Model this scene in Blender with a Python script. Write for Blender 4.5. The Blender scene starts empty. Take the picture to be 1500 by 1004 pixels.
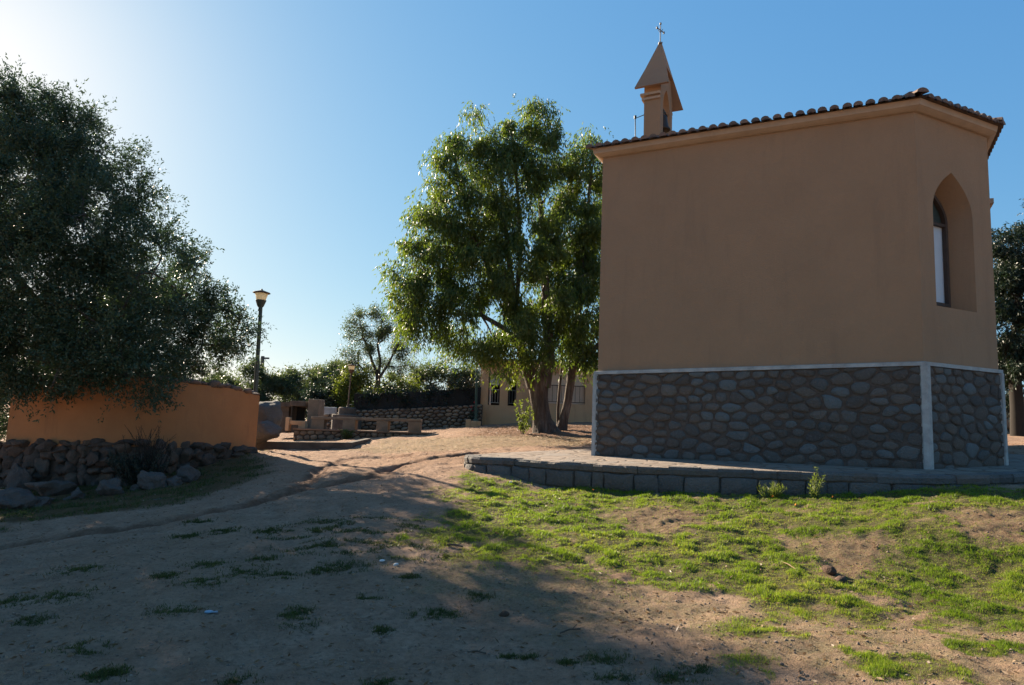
import bpy, bmesh, math, random
import numpy as np
from mathutils import Vector
S = bpy.context.scene
R_ = random.Random(7)
RS = np.random.RandomState(11)
rad = math.radians

# ---------------------------------------------------------------- camera
PITCH, ROLL, FPX = rad(7.2), rad(2.25), 1000.0      # focal length in pixels of a 1500 px wide frame
fw = Vector((0, math.cos(PITCH), math.sin(PITCH)))
u0 = Vector((0, -math.sin(PITCH), math.cos(PITCH))); r0 = Vector((1, 0, 0))
cr = math.cos(ROLL)*r0 + math.sin(ROLL)*u0
cu = -math.sin(ROLL)*r0 + math.cos(ROLL)*u0
EYE = Vector((0, 0, 1.6))
cd = bpy.data.cameras.new('camera'); cam = bpy.data.objects.new('camera', cd)
S.collection.objects.link(cam); S.camera = cam
M4 = cam.matrix_world.copy()
for i in range(3):
    M4[i][0] = cr[i]; M4[i][1] = cu[i]; M4[i][2] = -fw[i]; M4[i][3] = EYE[i]
cam.matrix_world = M4
cd.sensor_width = 36; cd.lens = 24; cd.clip_end = 3000; cd.clip_start = 0.05

# ---------------------------------------------------------------- sky, sun, exposure
SUN_AZ, SUN_EL = -42.0, 23.6
w = bpy.data.worlds.new('World'); S.world = w; w.use_nodes = True
nt = w.node_tree; bg = nt.nodes['Background']
sky = nt.nodes.new('ShaderNodeTexSky'); sky.sky_type = 'NISHITA'; sky.sun_disc = False
sky.sun_elevation = rad(SUN_EL); sky.sun_rotation = rad(SUN_AZ)
sky.altitude = 50; sky.air_density = 1.0; sky.dust_density = 0.5; sky.ozone_density = 2.5
sp_ = nt.nodes.new('ShaderNodeSeparateColor'); cb_ = nt.nodes.new('ShaderNodeCombineColor'); nt.links.new(sky.outputs[0], sp_.inputs[0])
for i_, (mul, pw) in enumerate(((.71, .86), (1.46, .57), (2.80, .30))):          # camera-like response of the bright sky
    p_ = nt.nodes.new('ShaderNodeMath'); p_.operation = 'POWER'; p_.inputs[1].default_value = pw; nt.links.new(sp_.outputs[i_], p_.inputs[0])
    m_ = nt.nodes.new('ShaderNodeMath'); m_.operation = 'MULTIPLY'; m_.inputs[1].default_value = mul; nt.links.new(p_.outputs[0], m_.inputs[0]); nt.links.new(m_.outputs[0], cb_.inputs[i_])
nt.links.new(cb_.outputs[0], bg.inputs[0]); bg.inputs[1].default_value = 0.05
sd = Vector((math.sin(rad(SUN_AZ))*math.cos(rad(SUN_EL)), math.cos(rad(SUN_AZ))*math.cos(rad(SUN_EL)), math.sin(rad(SUN_EL))))
sl = bpy.data.lights.new('sun', 'SUN'); sl.energy = 5.0; sl.angle = rad(0.53); sl.color = (1, .84, .64)
so = bpy.data.objects.new('sun', sl); S.collection.objects.link(so)
so.rotation_euler = sd.to_track_quat('Z', 'Y').to_euler(); so.location = sd*60
S.view_settings.view_transform = 'Standard'; S.view_settings.look = 'None'
S.view_settings.exposure = 1.8; S.view_settings.gamma = 1
S.render.resolution_x = 1024; S.render.resolution_y = 685
S.cycles.max_bounces = 6; S.cycles.transparent_max_bounces = 8

# ---------------------------------------------------------------- helpers
def P(px, py, Y):                       # the point seen at a photo pixel, Y metres away
    px, py, Y = float(px), float(py), float(Y)
    d = FPX*fw + (px-750)*cr - (py-502)*cu
    return EYE + d*(Y/d.y)
def on_plane(px, py, p0, p1):           # pixel ray against the vertical plane through p0,p1 -> (along, z)
    d = FPX*fw + (px-750)*cr - (py-502)*cu
    t = Vector((p1[0]-p0[0], p1[1]-p0[1])).normalized(); n = Vector((-t.y, t.x))
    k = (n.x*(p0[0]-EYE.x) + n.y*(p0[1]-EYE.y))/(n.x*d.x+n.y*d.y)
    q = EYE+d*k
    return (q.x-p0[0])*t.x+(q.y-p0[1])*t.y, q.z

class MB:
    def __init__(s): s.v = []; s.f = []; s.r = []; s.sm = []
    def add(s, vs, fs, rnd=None, smooth=False):
        o = len(s.v); s.v += [tuple(p) for p in vs]
        s.f += [tuple(i+o for i in f) for f in fs]
        if rnd is None: rnd = R_.random()
        s.r += [rnd]*len(fs); s.sm += [smooth]*len(fs)
    def box(s, c, d, ax=None, rnd=None, jit=0):
        c = Vector(c)
        if ax is None: X, Y, Z = Vector((1,0,0)), Vector((0,1,0)), Vector((0,0,1))
        else:
            X = Vector((math.cos(ax), math.sin(ax), 0)); Y = Vector((-math.sin(ax), math.cos(ax), 0)); Z = Vector((0,0,1))
        vs = [c + X*(i*d[0]/2) + Y*(j*d[1]/2) + Z*(k*d[2]/2) for k in (-1,1) for j in (-1,1) for i in (-1,1)]
        if jit: vs = [v+Vector([R_.uniform(-jit, jit) for _ in range(3)]) for v in vs]
        s.add(vs, [(0,2,3,1),(4,5,7,6),(0,1,5,4),(2,6,7,3),(0,4,6,2),(1,3,7,5)], rnd)
    def tube(s, pts, rads, n=8, caps=True, rnd=None, smooth=True):
        pts = [Vector(p) for p in pts]; vs = []; k = len(pts)
        if not hasattr(rads, '__len__'): rads = [rads]*k
        up = Vector((0, 0, 1))
        t0 = (pts[1]-pts[0]).normalized()
        a = t0.cross(up if abs(t0.z) < .95 else Vector((1,0,0))).normalized()
        for i, p in enumerate(pts):
            t = (pts[min(i+1, k-1)]-pts[max(i-1, 0)]).normalized()
            a = (a - t*a.dot(t)).normalized(); b = t.cross(a)
            for j in range(n):
                an = 2*math.pi*j/n
                vs.append(p + (a*math.cos(an)+b*math.sin(an))*rads[i])
        fs = [(i*n+j, i*n+(j+1) % n, (i+1)*n+(j+1) % n, (i+1)*n+j) for i in range(k-1) for j in range(n)]
        s.add(vs, fs, rnd, smooth)
        if caps: s.add([vs[j] for j in range(n)][::-1]+[vs[(k-1)*n+j] for j in range(n)], [tuple(range(n)), tuple(range(n, 2*n))], rnd)
    def lathe(s, c, prof, n=16, rnd=None, rot=0, smooth=True):      # prof: (radius, z)
        c = Vector(c); vs = []
        for r, z in prof:
            for j in range(n):
                an = 2*math.pi*j/n+rot; vs.append(c+Vector((r*math.cos(an), r*math.sin(an), z)))
        fs = [(i*n+j, i*n+(j+1) % n, (i+1)*n+(j+1) % n, (i+1)*n+j) for i in range(len(prof)-1) for j in range(n)]
        s.add(vs, fs, rnd, smooth)
    def prism(s, poly, z0, z1, rnd=None):
        n = len(poly)
        za = z0 if hasattr(z0, '__len__') else [z0]*n; zb = z1 if hasattr(z1, '__len__') else [z1]*n
        vs = [(p[0], p[1], za[i]) for i, p in enumerate(poly)]+[(p[0], p[1], zb[i]) for i, p in enumerate(poly)]
        s.add(vs, [tuple(range(n))[::-1], tuple(range(n, 2*n))]+[(i, (i+1) % n, (i+1) % n+n, i+n) for i in range(n)], rnd)
    def build(s, name, m, parent=None, bevel=0):
        off = parent_loc(parent)
        me = bpy.data.meshes.new(name)
        me.from_pydata([(v[0]-off.x, v[1]-off.y, v[2]-off.z) for v in s.v], [], s.f)
        at = me.attributes.new('rnd', 'FLOAT', 'FACE'); at.data.foreach_set('value', s.r)
        me.polygons.foreach_set('use_smooth', s.sm)
        me.materials.append(m); me.update()
        o = bpy.data.objects.new(name, me); S.collection.objects.link(o)
        if parent: o.parent = parent
        if bevel:
            bm = o.modifiers.new('bevel', 'BEVEL'); bm.width = bevel; bm.segments = 2; bm.limit_method = 'ANGLE'
        return o
def parent_loc(p):
    o = Vector((0,0,0))
    while p: o += Vector(p.location); p = p.parent
    return o
def np_mesh(name, V, Fc, m, parent=None, rnd=None, smooth=False):
    V = np.asarray(V, dtype=np.float32)
    off = parent_loc(parent)
    V = V - np.array([off.x, off.y, off.z], dtype=np.float32)
    me = bpy.data.meshes.new(name); k = Fc.shape[1]; n = Fc.shape[0]
    me.vertices.add(len(V)); me.vertices.foreach_set('co', V.ravel())
    me.loops.add(n*k); me.loops.foreach_set('vertex_index', Fc.ravel().astype(np.int32))
    me.polygons.add(n); me.polygons.foreach_set('loop_start', np.arange(0, n*k, k, dtype=np.int32))
    me.polygons.foreach_set('use_smooth', np.full(n, smooth))
    me.update(calc_edges=True)
    if rnd is not None:
        at = me.attributes.new('rnd', 'FLOAT', 'FACE'); at.data.foreach_set('value', np.asarray(rnd, dtype=np.float32))
    me.materials.append(m)
    o = bpy.data.objects.new(name, me); S.collection.objects.link(o)
    if parent: o.parent = parent
    return o
def empty(name, loc, label, cat, group=None):
    o = bpy.data.objects.new(name, None); S.collection.objects.link(o); o.location = loc
    o.empty_display_size = .2
    tag(o, label, cat, group); return o
def tag(o, label=None, cat=None, group=None, kind=None):
    if label: o['label'] = label
    if cat: o['category'] = cat
    if group: o['group'] = group
    if kind: o['kind'] = kind
    return o

# numpy noise
_perm = np.random.RandomState(3).permutation(512).astype(np.int64)
_ga = np.random.RandomState(4).uniform(0, 2*np.pi, 512)
def perlin(x, y):
    x = np.asarray(x, float); y = np.asarray(y, float)
    xi = np.floor(x).astype(np.int64); yi = np.floor(y).astype(np.int64); xf = x-xi; yf = y-yi
    def g(ix, iy, dx, dy):
        h = _perm[(_perm[ix & 511]+iy) & 511]; return np.cos(_ga[h])*dx+np.sin(_ga[h])*dy
    sx = xf*xf*xf*(xf*(xf*6-15)+10); sy = yf*yf*yf*(yf*(yf*6-15)+10)
    a = g(xi, yi, xf, yf)*(1-sx)+g(xi+1, yi, xf-1, yf)*sx
    b = g(xi, yi+1, xf, yf-1)*(1-sx)+g(xi+1, yi+1, xf-1, yf-1)*sx
    return (a*(1-sy)+b*sy)*1.5
def fbm(x, y, o=4, s=0.0):
    t = 0; am = 1; f = 1
    for i in range(o):
        t = t+am*perlin(x*f+17.3*i+s, y*f-9.1*i+s*1.7); am *= .5; f *= 2.03
    return t
def sstep(a, b, x):
    t = np.clip((x-a)/(b-a), 0, 1); return t*t*(3-2*t)

# ---------------------------------------------------------------- materials
def new_mat(name):
    m = bpy.data.materials.new(name); m.use_nodes = True
    n = m.node_tree.nodes; b = n['Principled BSDF']; return m, m.node_tree, b
def node(nt, t, **k):
    n = nt.nodes.new(t)
    for a, v in k.items():
        if a.startswith('i_'):
            n.inputs[int(a[2:]) if a[2:].isdigit() else a[2:].replace('_', ' ')].default_value = v
        else: setattr(n, a, v)
    return n
def ramp(nt, fac, stops):
    r = nt.nodes.new('ShaderNodeValToRGB'); e = r.color_ramp.elements
    while len(e) < len(stops): e.new(.5)
    for i, (p, c) in enumerate(stops): e[i].position = p; e[i].color = (*c, 1)
    nt.links.new(fac, r.inputs[0]); return r.outputs[0]
def mixc(nt, f, a, b, mode='MIX'):
    n = nt.nodes.new('ShaderNodeMix'); n.data_type = 'RGBA'; n.blend_type = mode
    for s, v in ((n.inputs[0], f), (n.inputs[6], a), (n.inputs[7], b)):
        if isinstance(v, bpy.types.NodeSocket): nt.links.new(v, s)
        elif hasattr(v, '__len__'): s.default_value = (*v, 1)
        else: s.default_value = v
    return n.outputs[2]
def mathn(nt, op, a, b=0.0, clamp=False):
    n = nt.nodes.new('ShaderNodeMath'); n.operation = op; n.use_clamp = clamp
    for s, v in ((n.inputs[0], a), (n.inputs[1], b)):
        if isinstance(v, bpy.types.NodeSocket): nt.links.new(v, s)
        else: s.default_value = v
    return n.outputs[0]
def noise(nt, scale, detail=4, rough=.6, vec=None, out=0):
    n = node(nt, 'ShaderNodeTexNoise'); n.inputs['Scale'].default_value = scale
    n.inputs['Detail'].default_value = detail; n.inputs['Roughness'].default_value = rough
    if vec is None:
        g = nt.nodes.new('ShaderNodeNewGeometry'); vec = g.outputs['Position']
    nt.links.new(vec, n.inputs['Vector']); return n.outputs[out]
def bump(nt, b, h, strength=.5, dist=.02):
    n = node(nt, 'ShaderNodeBump'); n.inputs['Strength'].default_value = strength; n.inputs['Distance'].default_value = dist
    nt.links.new(h, n.inputs['Height']); nt.links.new(n.outputs[0], b.inputs['Normal'])
def plain(name, c, rough=.8, var=.15, scale=6, bs=.3, bd=.01, bscale=60, metal=0, spec=.3, c2=None):
    m, nt, b = new_mat(name)
    f = noise(nt, scale, 5, .65)
    c2 = c2 or tuple(x*(1-var*2.2) for x in c)
    col = ramp(nt, f, [(.3, c2), (.65, c)])
    nt.links.new(col, b.inputs['Base Color']); b.inputs['Roughness'].default_value = rough
    b.inputs['Metallic'].default_value = metal; b.inputs['Specular IOR Level'].default_value = spec
    if bs: bump(nt, b, noise(nt, bscale, 3, .6), bs, bd)
    return m
def plaster(name, c, c2, stain=None, sc=1.2):
    m, nt, b = new_mat(name)
    f = noise(nt, sc, 6, .6); f2 = noise(nt, 14, 4, .6)
    col = ramp(nt, f, [(.32, c2), (.62, c)])
    col = mixc(nt, mathn(nt, 'MULTIPLY', f2, .35), col, tuple(x*.72 for x in c))
    if stain:
        g = node(nt, 'ShaderNodeNewGeometry'); mp = node(nt, 'ShaderNodeMapping'); mp.inputs['Scale'].default_value = (2.2, 2.2, .35)
        nt.links.new(g.outputs['Position'], mp.inputs[0])
        s_ = noise(nt, 1.3, 5, .7, mp.outputs[0])
        k = ramp(nt, s_, [(.52, (0,0,0)), (.72, (1,1,1))])
        col = mixc(nt, mathn(nt, 'MULTIPLY', k, .45), col, stain)
    nt.links.new(col, b.inputs['Base Color']); b.inputs['Roughness'].default_value = .92; b.inputs['Specular IOR Level'].default_value = .2
    h = mathn(nt, 'ADD', noise(nt, 45, 5, .75), mathn(nt, 'MULTIPLY', noise(nt, 2.5, 3, .5), 1.5))
    bump(nt, b, h, .7, .014)
    return m
def stone(name, cols, rough=.85, mort=None, bscale=18, bd=.02):
    m, nt, b = new_mat(name)
    at = node(nt, 'ShaderNodeAttribute', attribute_name='rnd')
    stops = [(i/(len(cols)-1)*.98+.01, c) for i, c in enumerate(cols)]
    col = ramp(nt, at.outputs['Fac'], stops)
    f = noise(nt, 9, 6, .7)
    col = mixc(nt, mathn(nt, 'MULTIPLY', f, .75), col, tuple(sum(c[i] for c in cols)/len(cols)*.42 for i in range(3)))
    f3 = ramp(nt, noise(nt, 30, 3, .6), [(.55, (0,0,0)), (.75, (1,1,1))])
    col = mixc(nt, mathn(nt, 'MULTIPLY', f3, .3), col, tuple(max(c[i] for c in cols)*1.25 for i in range(3)))
    nt.links.new(col, b.inputs['Base Color']); b.inputs['Roughness'].default_value = rough
    bump(nt, b, mathn(nt, 'ADD', noise(nt, bscale, 7, .7), noise(nt, 3*bscale, 3, .7)), .8, bd)
    return m
def leaf(name, cols, trans=.45, tcol=None, gloss=.35, patch=1.2):
    m, nt, b = new_mat(name)
    at = node(nt, 'ShaderNodeAttribute', attribute_name='rnd')
    fac = mathn(nt, 'ADD', mathn(nt, 'MULTIPLY', at.outputs['Fac'], .6), mathn(nt, 'MULTIPLY', noise(nt, patch, 2, .5), .4))
    col = ramp(nt, fac, [(i/(len(cols)-1)*.7+.15, c) for i, c in enumerate(cols)])
    b.inputs['Roughness'].default_value = .45; b.inputs['Specular IOR Level'].default_value = gloss
    nt.links.new(col, b.inputs['Base Color'])
    tr = node(nt, 'ShaderNodeBsdfTranslucent')
    tc = mixc(nt, 1.0, col, tcol or (1.6, 1.7, .7), 'MULTIPLY')
    nt.links.new(tc, tr.inputs[0])
    mx = node(nt, 'ShaderNodeMixShader'); mx.inputs[0].default_value = trans
    nt.links.new(b.outputs[0], mx.inputs[1]); nt.links.new(tr.outputs[0], mx.inputs[2])
    nt.links.new(mx.outputs[0], nt.nodes['Material Output'].inputs[0])
    return m

M = {}
M['chapel_plaster'] = plaster('chapel_plaster', (.325,.205,.122), (.295,.187,.112), (.225,.145,.092))
M['reveal_plaster'] = M['chapel_plaster']
M['cream'] = plain('cream_paint', (.40,.29,.20), .85, .08, 4, .25)
M['white_trim'] = plain('white_trim', (.40,.40,.38), .8, .18, 5, .3)
M['plinth_stone'] = stone('plinth_stone', [(.09,.10,.10), (.14,.10,.07), (.12,.135,.135), (.11,.082,.06), (.085,.085,.08), (.17,.13,.095), (.14,.165,.17), (.125,.098,.075), (.07,.06,.052), (.15,.13,.11)], .9, None, 12, .03)
M['mortar'] = plain('mortar', (.10,.078,.063), .95, .2, 12, .8, .02, 40)
M['tile'] = stone('roof_tile', [(.21,.125,.085), (.14,.095,.07), (.27,.165,.11), (.12,.095,.08), (.18,.11,.075)], .8)
M['wall_orange'] = plaster('orange_plaster', (.42,.19,.08), (.33,.15,.065), (.13,.075,.05), .8)  # dark streaks: mould stains, plus foliage shade put into the colour
M['rubble'] = stone('rubble_stone', [(.12,.08,.058), (.07,.055,.045), (.15,.10,.068), (.09,.072,.06), (.06,.048,.04)], .9, None, 9, .05)
M['boulder'] = stone('granite_boulder', [(.115,.098,.085), (.075,.068,.062), (.15,.12,.10)], .9, None, 6, .07)
M['terrace_stone'] = stone('terrace_stone', [(.15,.135,.12), (.10,.095,.09), (.19,.15,.12), (.13,.135,.135), (.085,.08,.075)], .9, None, 9, .05)
M['far_stone'] = stone('dry_stone', [(.36,.26,.175), (.20,.145,.10), (.44,.33,.23), (.27,.20,.15), (.16,.12,.09)], .9, None, 7, .06)
M['concrete'] = plain('weathered_concrete', (.24,.185,.135), .95, .18, 3, .6, .02, 30)
M['dark_concrete'] = plain('dark_concrete', (.13,.105,.085), .95, .22, 3, .7, .02, 25)
M['trough'] = plain('reddish_render', (.27,.17,.115), .95, .15, 3, .6, .02, 30)
M['bldg'] = plaster('building_plaster', (.62,.39,.225), (.55,.34,.195), (.30,.18,.11))
M['bldg_pale'] = plaster('pale_plaster', (.62,.50,.40), (.56,.44,.35))
M['iron'] = plain('grey_iron', (.16,.16,.15), .6, .1, 8, .2)
M['iron_pale'] = plain('pale_iron', (.42,.38,.33), .6, .1, 8, .2)
M['green_metal'] = plain('green_painted_metal', (.045,.09,.07), .5, .15, 10, .15)
M['dark_metal'] = plain('dark_painted_metal', (.05,.07,.065), .45, .15, 10, .15)
M['rust'] = plain('rusty_metal', (.14,.085,.055), .7, .3, 14, .4)
M['bronze'] = plain('bell_bronze', (.05,.045,.04), .5, .1, 10, .2, metal=.5)
M['net'] = plain('shade_netting', (.035,.035,.034), .9, .35, .8, .6, .05, 6)
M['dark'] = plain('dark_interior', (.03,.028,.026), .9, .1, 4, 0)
M['sky_glass'] = plain('sky_tinted_glass', (.55,.62,.68), .5, .06, 2, .1)  # window glass; reflected sky is put into the pale blue colour
M['frame'] = plain('brown_frame', (.07,.05,.04), .6, .1, 8, .2)
M['bark_olive'] = plain('olive_bark', (.11,.09,.07), .95, .25, 8, 1, .04, 14)
M['twig'] = plain('twig_bark', (.10,.075,.055), .95, .2, 8, .5)
M['cable'] = plain('black_cable', (.03,.03,.03), .6, .05, 5, 0)
M['wood_pole'] = plain('weathered_pole', (.12,.12,.11), .9, .2, 5, .4)
M['white_litter'] = plain('white_litter', (.6,.6,.58), .7, .1, 20, .2)
M['blue_litter'] = plain('pale_blue_plastic', (.22,.33,.42), .5, .1, 20, .2)
M['clod'] = plain('earth_clod', (.10,.06,.04), .95, .3, 12, .8, .03, 30)
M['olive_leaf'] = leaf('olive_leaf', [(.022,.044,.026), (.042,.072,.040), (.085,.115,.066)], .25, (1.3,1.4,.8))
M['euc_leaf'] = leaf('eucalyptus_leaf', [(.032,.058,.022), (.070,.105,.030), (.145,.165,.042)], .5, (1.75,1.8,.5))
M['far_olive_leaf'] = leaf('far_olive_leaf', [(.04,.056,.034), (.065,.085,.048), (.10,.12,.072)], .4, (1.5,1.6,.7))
M['hedge_leaf'] = leaf('bright_hedge_leaf', [(.05,.07,.022), (.085,.11,.03), (.13,.15,.04)], .42, (1.8,1.8,.5))
M['dark_leaf'] = leaf('dark_leaf', [(.012,.022,.018), (.02,.034,.026), (.03,.048,.034)], .2)
M['conifer_leaf'] = leaf('conifer_leaf', [(.006,.013,.008), (.012,.024,.012), (.03,.05,.022)], .15)
M['sparse_leaf'] = leaf('sparse_tree_leaf', [(.035,.05,.035), (.06,.08,.052), (.09,.11,.072)], .4)
M['grass'] = leaf('grass_blade', [(.07,.12,.014), (.12,.185,.018), (.17,.235,.03), (.24,.26,.06), (.29,.24,.11)], .45, (1.6,1.6,.7), .2, .9)
M['weed'] = leaf('weed_leaf', [(.08,.11,.03), (.12,.15,.04), (.17,.19,.07)], .45, (1.6,1.7,.6), .2)
M['dry_grass'] = leaf('dry_grass_blade', [(.19,.13,.07), (.30,.22,.12), (.40,.31,.18)], .3, (1.3,1.2,.9), .1)
M['litter_leaf'] = leaf('fallen_leaf', [(.10,.06,.035), (.17,.11,.065), (.27,.19,.12)], .2, (1.2,1.1,.9), .15)
M['red_flower'] = plain('red_petals', (.45,.03,.03), .7, .1, 20, .2)
M['orange_flower'] = plain('orange_petals', (.75,.25,.02), .7, .1, 20, .2)
def lamp_glass():
    m, nt, b = new_mat('frosted_lamp_glass')
    b.inputs['Base Color'].default_value = (.75,.68,.52,1); b.inputs['Roughness'].default_value = .4
    tr = node(nt, 'ShaderNodeBsdfTranslucent'); tr.inputs[0].default_value = (.9,.8,.6,1)
    mx = node(nt, 'ShaderNodeMixShader'); mx.inputs[0].default_value = .6
    nt.links.new(b.outputs[0], mx.inputs[1]); nt.links.new(tr.outputs[0], mx.inputs[2]); nt.links.new(mx.outputs[0], nt.nodes['Material Output'].inputs[0])
    return m
M['lamp_glass'] = lamp_glass()
def bark_euc():
    m, nt, b = new_mat('eucalyptus_bark')
    g = node(nt, 'ShaderNodeNewGeometry'); mp = node(nt, 'ShaderNodeMapping'); mp.inputs['Scale'].default_value = (5, 5, .9)
    nt.links.new(g.outputs['Position'], mp.inputs[0])
    f = noise(nt, 1.6, 6, .65, mp.outputs[0])
    col = ramp(nt, f, [(.34, (.045,.033,.026)), (.5, (.09,.064,.048)), (.66, (.19,.155,.125))])
    nt.links.new(col, b.inputs['Base Color']); b.inputs['Roughness'].default_value = .9
    bump(nt, b, noise(nt, 4, 6, .7, mp.outputs[0]), 1, .08)
    return m
M['bark_euc'] = bark_euc()
def ground_mat():
    m, nt, b = new_mat('sandy_ground')
    at = node(nt, 'ShaderNodeAttribute', attribute_name='zone'); sp = node(nt, 'ShaderNodeSeparateColor')
    nt.links.new(at.outputs['Color'], sp.inputs[0])
    big = noise(nt, .45, 5, .6); mid = noise(nt, 2.6, 6, .65); fine = noise(nt, 22, 6, .75); grit = noise(nt, 95, 3, .7)
    col = ramp(nt, mid, [(.3, (.30,.185,.12)), (.5, (.43,.275,.185)), (.7, (.52,.35,.245))])
    col = mixc(nt, ramp(nt, big, [(.45, (0,0,0)), (.65, (.6,.6,.6))]), col, (.40,.24,.145))
    col = mixc(nt, ramp(nt, fine, [(.46, (0,0,0)), (.68, (.8,.8,.8))]), col, (.20,.135,.09))
    col = mixc(nt, ramp(nt, grit, [(.58, (0,0,0)), (.72, (.7,.7,.7))]), col, (.52,.43,.34))
    red = mathn(nt, 'MULTIPLY', sp.outputs[2], mathn(nt, 'ADD', fine, .45), True)
    col = mixc(nt, red, col, (.165,.085,.05))
    dryc = ramp(nt, noise(nt, 40, 5, .8), [(.35, (.16,.11,.06)), (.5, (.27,.21,.12)), (.68, (.40,.32,.20))])
    dry = mathn(nt, 'MULTIPLY', sp.outputs[1], ramp(nt, noise(nt, 9, 5, .7), [(.35, (.2,.2,.2)), (.6, (1,1,1))]), True)
    col = mixc(nt, dry, col, dryc)
    gc = ramp(nt, noise(nt, 30, 5, .75), [(.35, (.06,.055,.022)), (.55, (.09,.095,.028)), (.7, (.17,.15,.065))])
    col = mixc(nt, sp.outputs[0], col, gc)
    nt.links.new(col, b.inputs['Base Color']); b.inputs['Roughness'].default_value = .95; b.inputs['Specular IOR Level'].default_value = .15
    h = mathn(nt, 'ADD', mathn(nt, 'MULTIPLY', fine, 1.0), mathn(nt, 'MULTIPLY', grit, .45))
    bump(nt, b, h, 1.0, .08)
    return m
M['ground'] = ground_mat()
def paving_mat():
    m, nt, b = new_mat('flagstone_paving')
    g = node(nt, 'ShaderNodeNewGeometry')
    nz = noise(nt, 1.5, 3, .6, out=1); v2 = node(nt, 'ShaderNodeVectorMath'); v2.operation = 'MULTIPLY_ADD'
    v2.inputs[1].default_value = (.25,.25,0); nt.links.new(nz, v2.inputs[0]); nt.links.new(g.outputs['Position'], v2.inputs[2])
    mp = node(nt, 'ShaderNodeMapping'); mp.inputs['Scale'].default_value = (1, 1, 0); nt.links.new(v2.outputs[0], mp.inputs[0])
    vo = node(nt, 'ShaderNodeTexVoronoi', feature='DISTANCE_TO_EDGE'); vo.inputs['Scale'].default_value = 2.6
    vc = node(nt, 'ShaderNodeTexVoronoi', feature='F1'); vc.inputs['Scale'].default_value = 2.6
    nt.links.new(mp.outputs[0], vo.inputs['Vector']); nt.links.new(mp.outputs[0], vc.inputs['Vector'])
    sp = node(nt, 'ShaderNodeSeparateColor'); nt.links.new(vc.outputs['Color'], sp.inputs[0])
    col = ramp(nt, sp.outputs[0], [(0, (.18,.145,.115)), (.5, (.25,.195,.15)), (1, (.21,.185,.16))])
    fine = noise(nt, 18, 6, .75)
    col = mixc(nt, mathn(nt, 'MULTIPLY', fine, .6), col, (.17,.12,.09))
    e = ramp(nt, vo.outputs['Distance'], [(.02, (1,1,1)), (.07, (0,0,0))])
    col = mixc(nt, e, col, (.13,.09,.06))
    nt.links.new(col, b.inputs['Base Color']); b.inputs['Roughness'].default_value = .9
    hh = mathn(nt, 'ADD', ramp(nt, vo.outputs['Distance'], [(.0, (0,0,0)), (.08, (1,1,1))]), mathn(nt, 'MULTIPLY', fine, .8))
    bump(nt, b, hh, .9, .02)
    return m
M['paving'] = paving_mat()

# ---------------------------------------------------------------- terrain
CT = [(0,1004,4),(400,1004,4),(750,1004,4.1),(1100,1004,4),(1500,1004,4),(0,900,5.2),(750,900,5.5),(1300,900,5.6),(1500,860,6.3),(0,800,8.4),(300,760,9.5),(500,700,12.5),
      (640,745,9.3),(373,660,17),(100,722,13.3),(0,735,13),(230,706,14.1),(330,680,15.4),(800,715,11.85),(950,721,11.0),(1100,726,10.5),(1250,728,10.1),(1380,716,9.85),
      (708,693,12.5),(1441,742,8.1),(420,662,18.9),(500,661,18.9),(372,662,18.9),(550,641,24),(470,650,21.6),(650,650,19),(790,633,22),(740,621,30),(860,652,18.5),(1490,642,22),(600,675,14.5),(690,664,14.8),(600,634,25.5)]
CTR = [tuple(P(*c)) for c in CT] + [(4,13,1.0),(7.0,13,1.1),(9.2,12.0,1.2),(10,15,1.45),(3.5,17,1.4),(8,20,1.75),(-12,13,-.2),(-9,20,.55),(-12,30,1.0),(0,40,2.0),
      (-20,40,1.4),(20,40,2.6),(-7,2,-.15),(0,0,-.08),(6,0,.1),(8,4,.5),(11,8,1.15),(-14,4,-.5),(14,14,1.7),(-7,32,1.2),(-18,20,.2)]
_C = np.array(CTR)
def _tps(r2): return np.where(r2 > 1e-9, r2*np.log(np.maximum(r2, 1e-9)), 0)*.5
_n = len(_C); _K = _tps((_C[:, None, 0]-_C[None, :, 0])**2+(_C[:, None, 1]-_C[None, :, 1])**2)+np.eye(_n)*.6
_Pm = np.c_[np.ones(_n), _C[:, :2]]
_A = np.zeros((_n+3, _n+3)); _A[:_n, :_n] = _K; _A[:_n, _n:] = _Pm; _A[_n:, :_n] = _Pm.T
_W = np.linalg.solve(_A, np.r_[_C[:, 2], 0, 0, 0])
def base_h(x, y):
    x = np.asarray(x, float); y = np.asarray(y, float); sh = x.shape; x = x.ravel(); y = y.ravel()
    cx = np.clip(x, -22, 22); cy = np.clip(y, -2, 42)
    z = np.empty(len(x))
    for i in range(0, len(x), 20000):
        xs, ys = cx[i:i+20000], cy[i:i+20000]
        z[i:i+20000] = _tps((xs[:, None]-_C[:, 0])**2+(ys[:, None]-_C[:, 1])**2) @ _W[:_n] + _W[_n]+_W[_n+1]*xs+_W[_n+2]*ys
    d = np.hypot(x-cx, y-cy); k = sstep(0, 60, d)
    z = z*(1-k)+1.8*k
    return z.reshape(sh)
def gpix(px, py):                       # photo pixel -> ground x, y
    px, py = float(px), float(py)
    d = FPX*fw + (px-750)*cr - (py-502)*cu
    ys = np.arange(1.5, 45, .02); t = ys/d.y
    z = 1.6+d.z*t; h = base_h(d.x*t, ys)
    i = np.argmax(z <= h) if (z <= h).any() else len(ys)-1
    return (d.x*t[i], ys[i])
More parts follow.
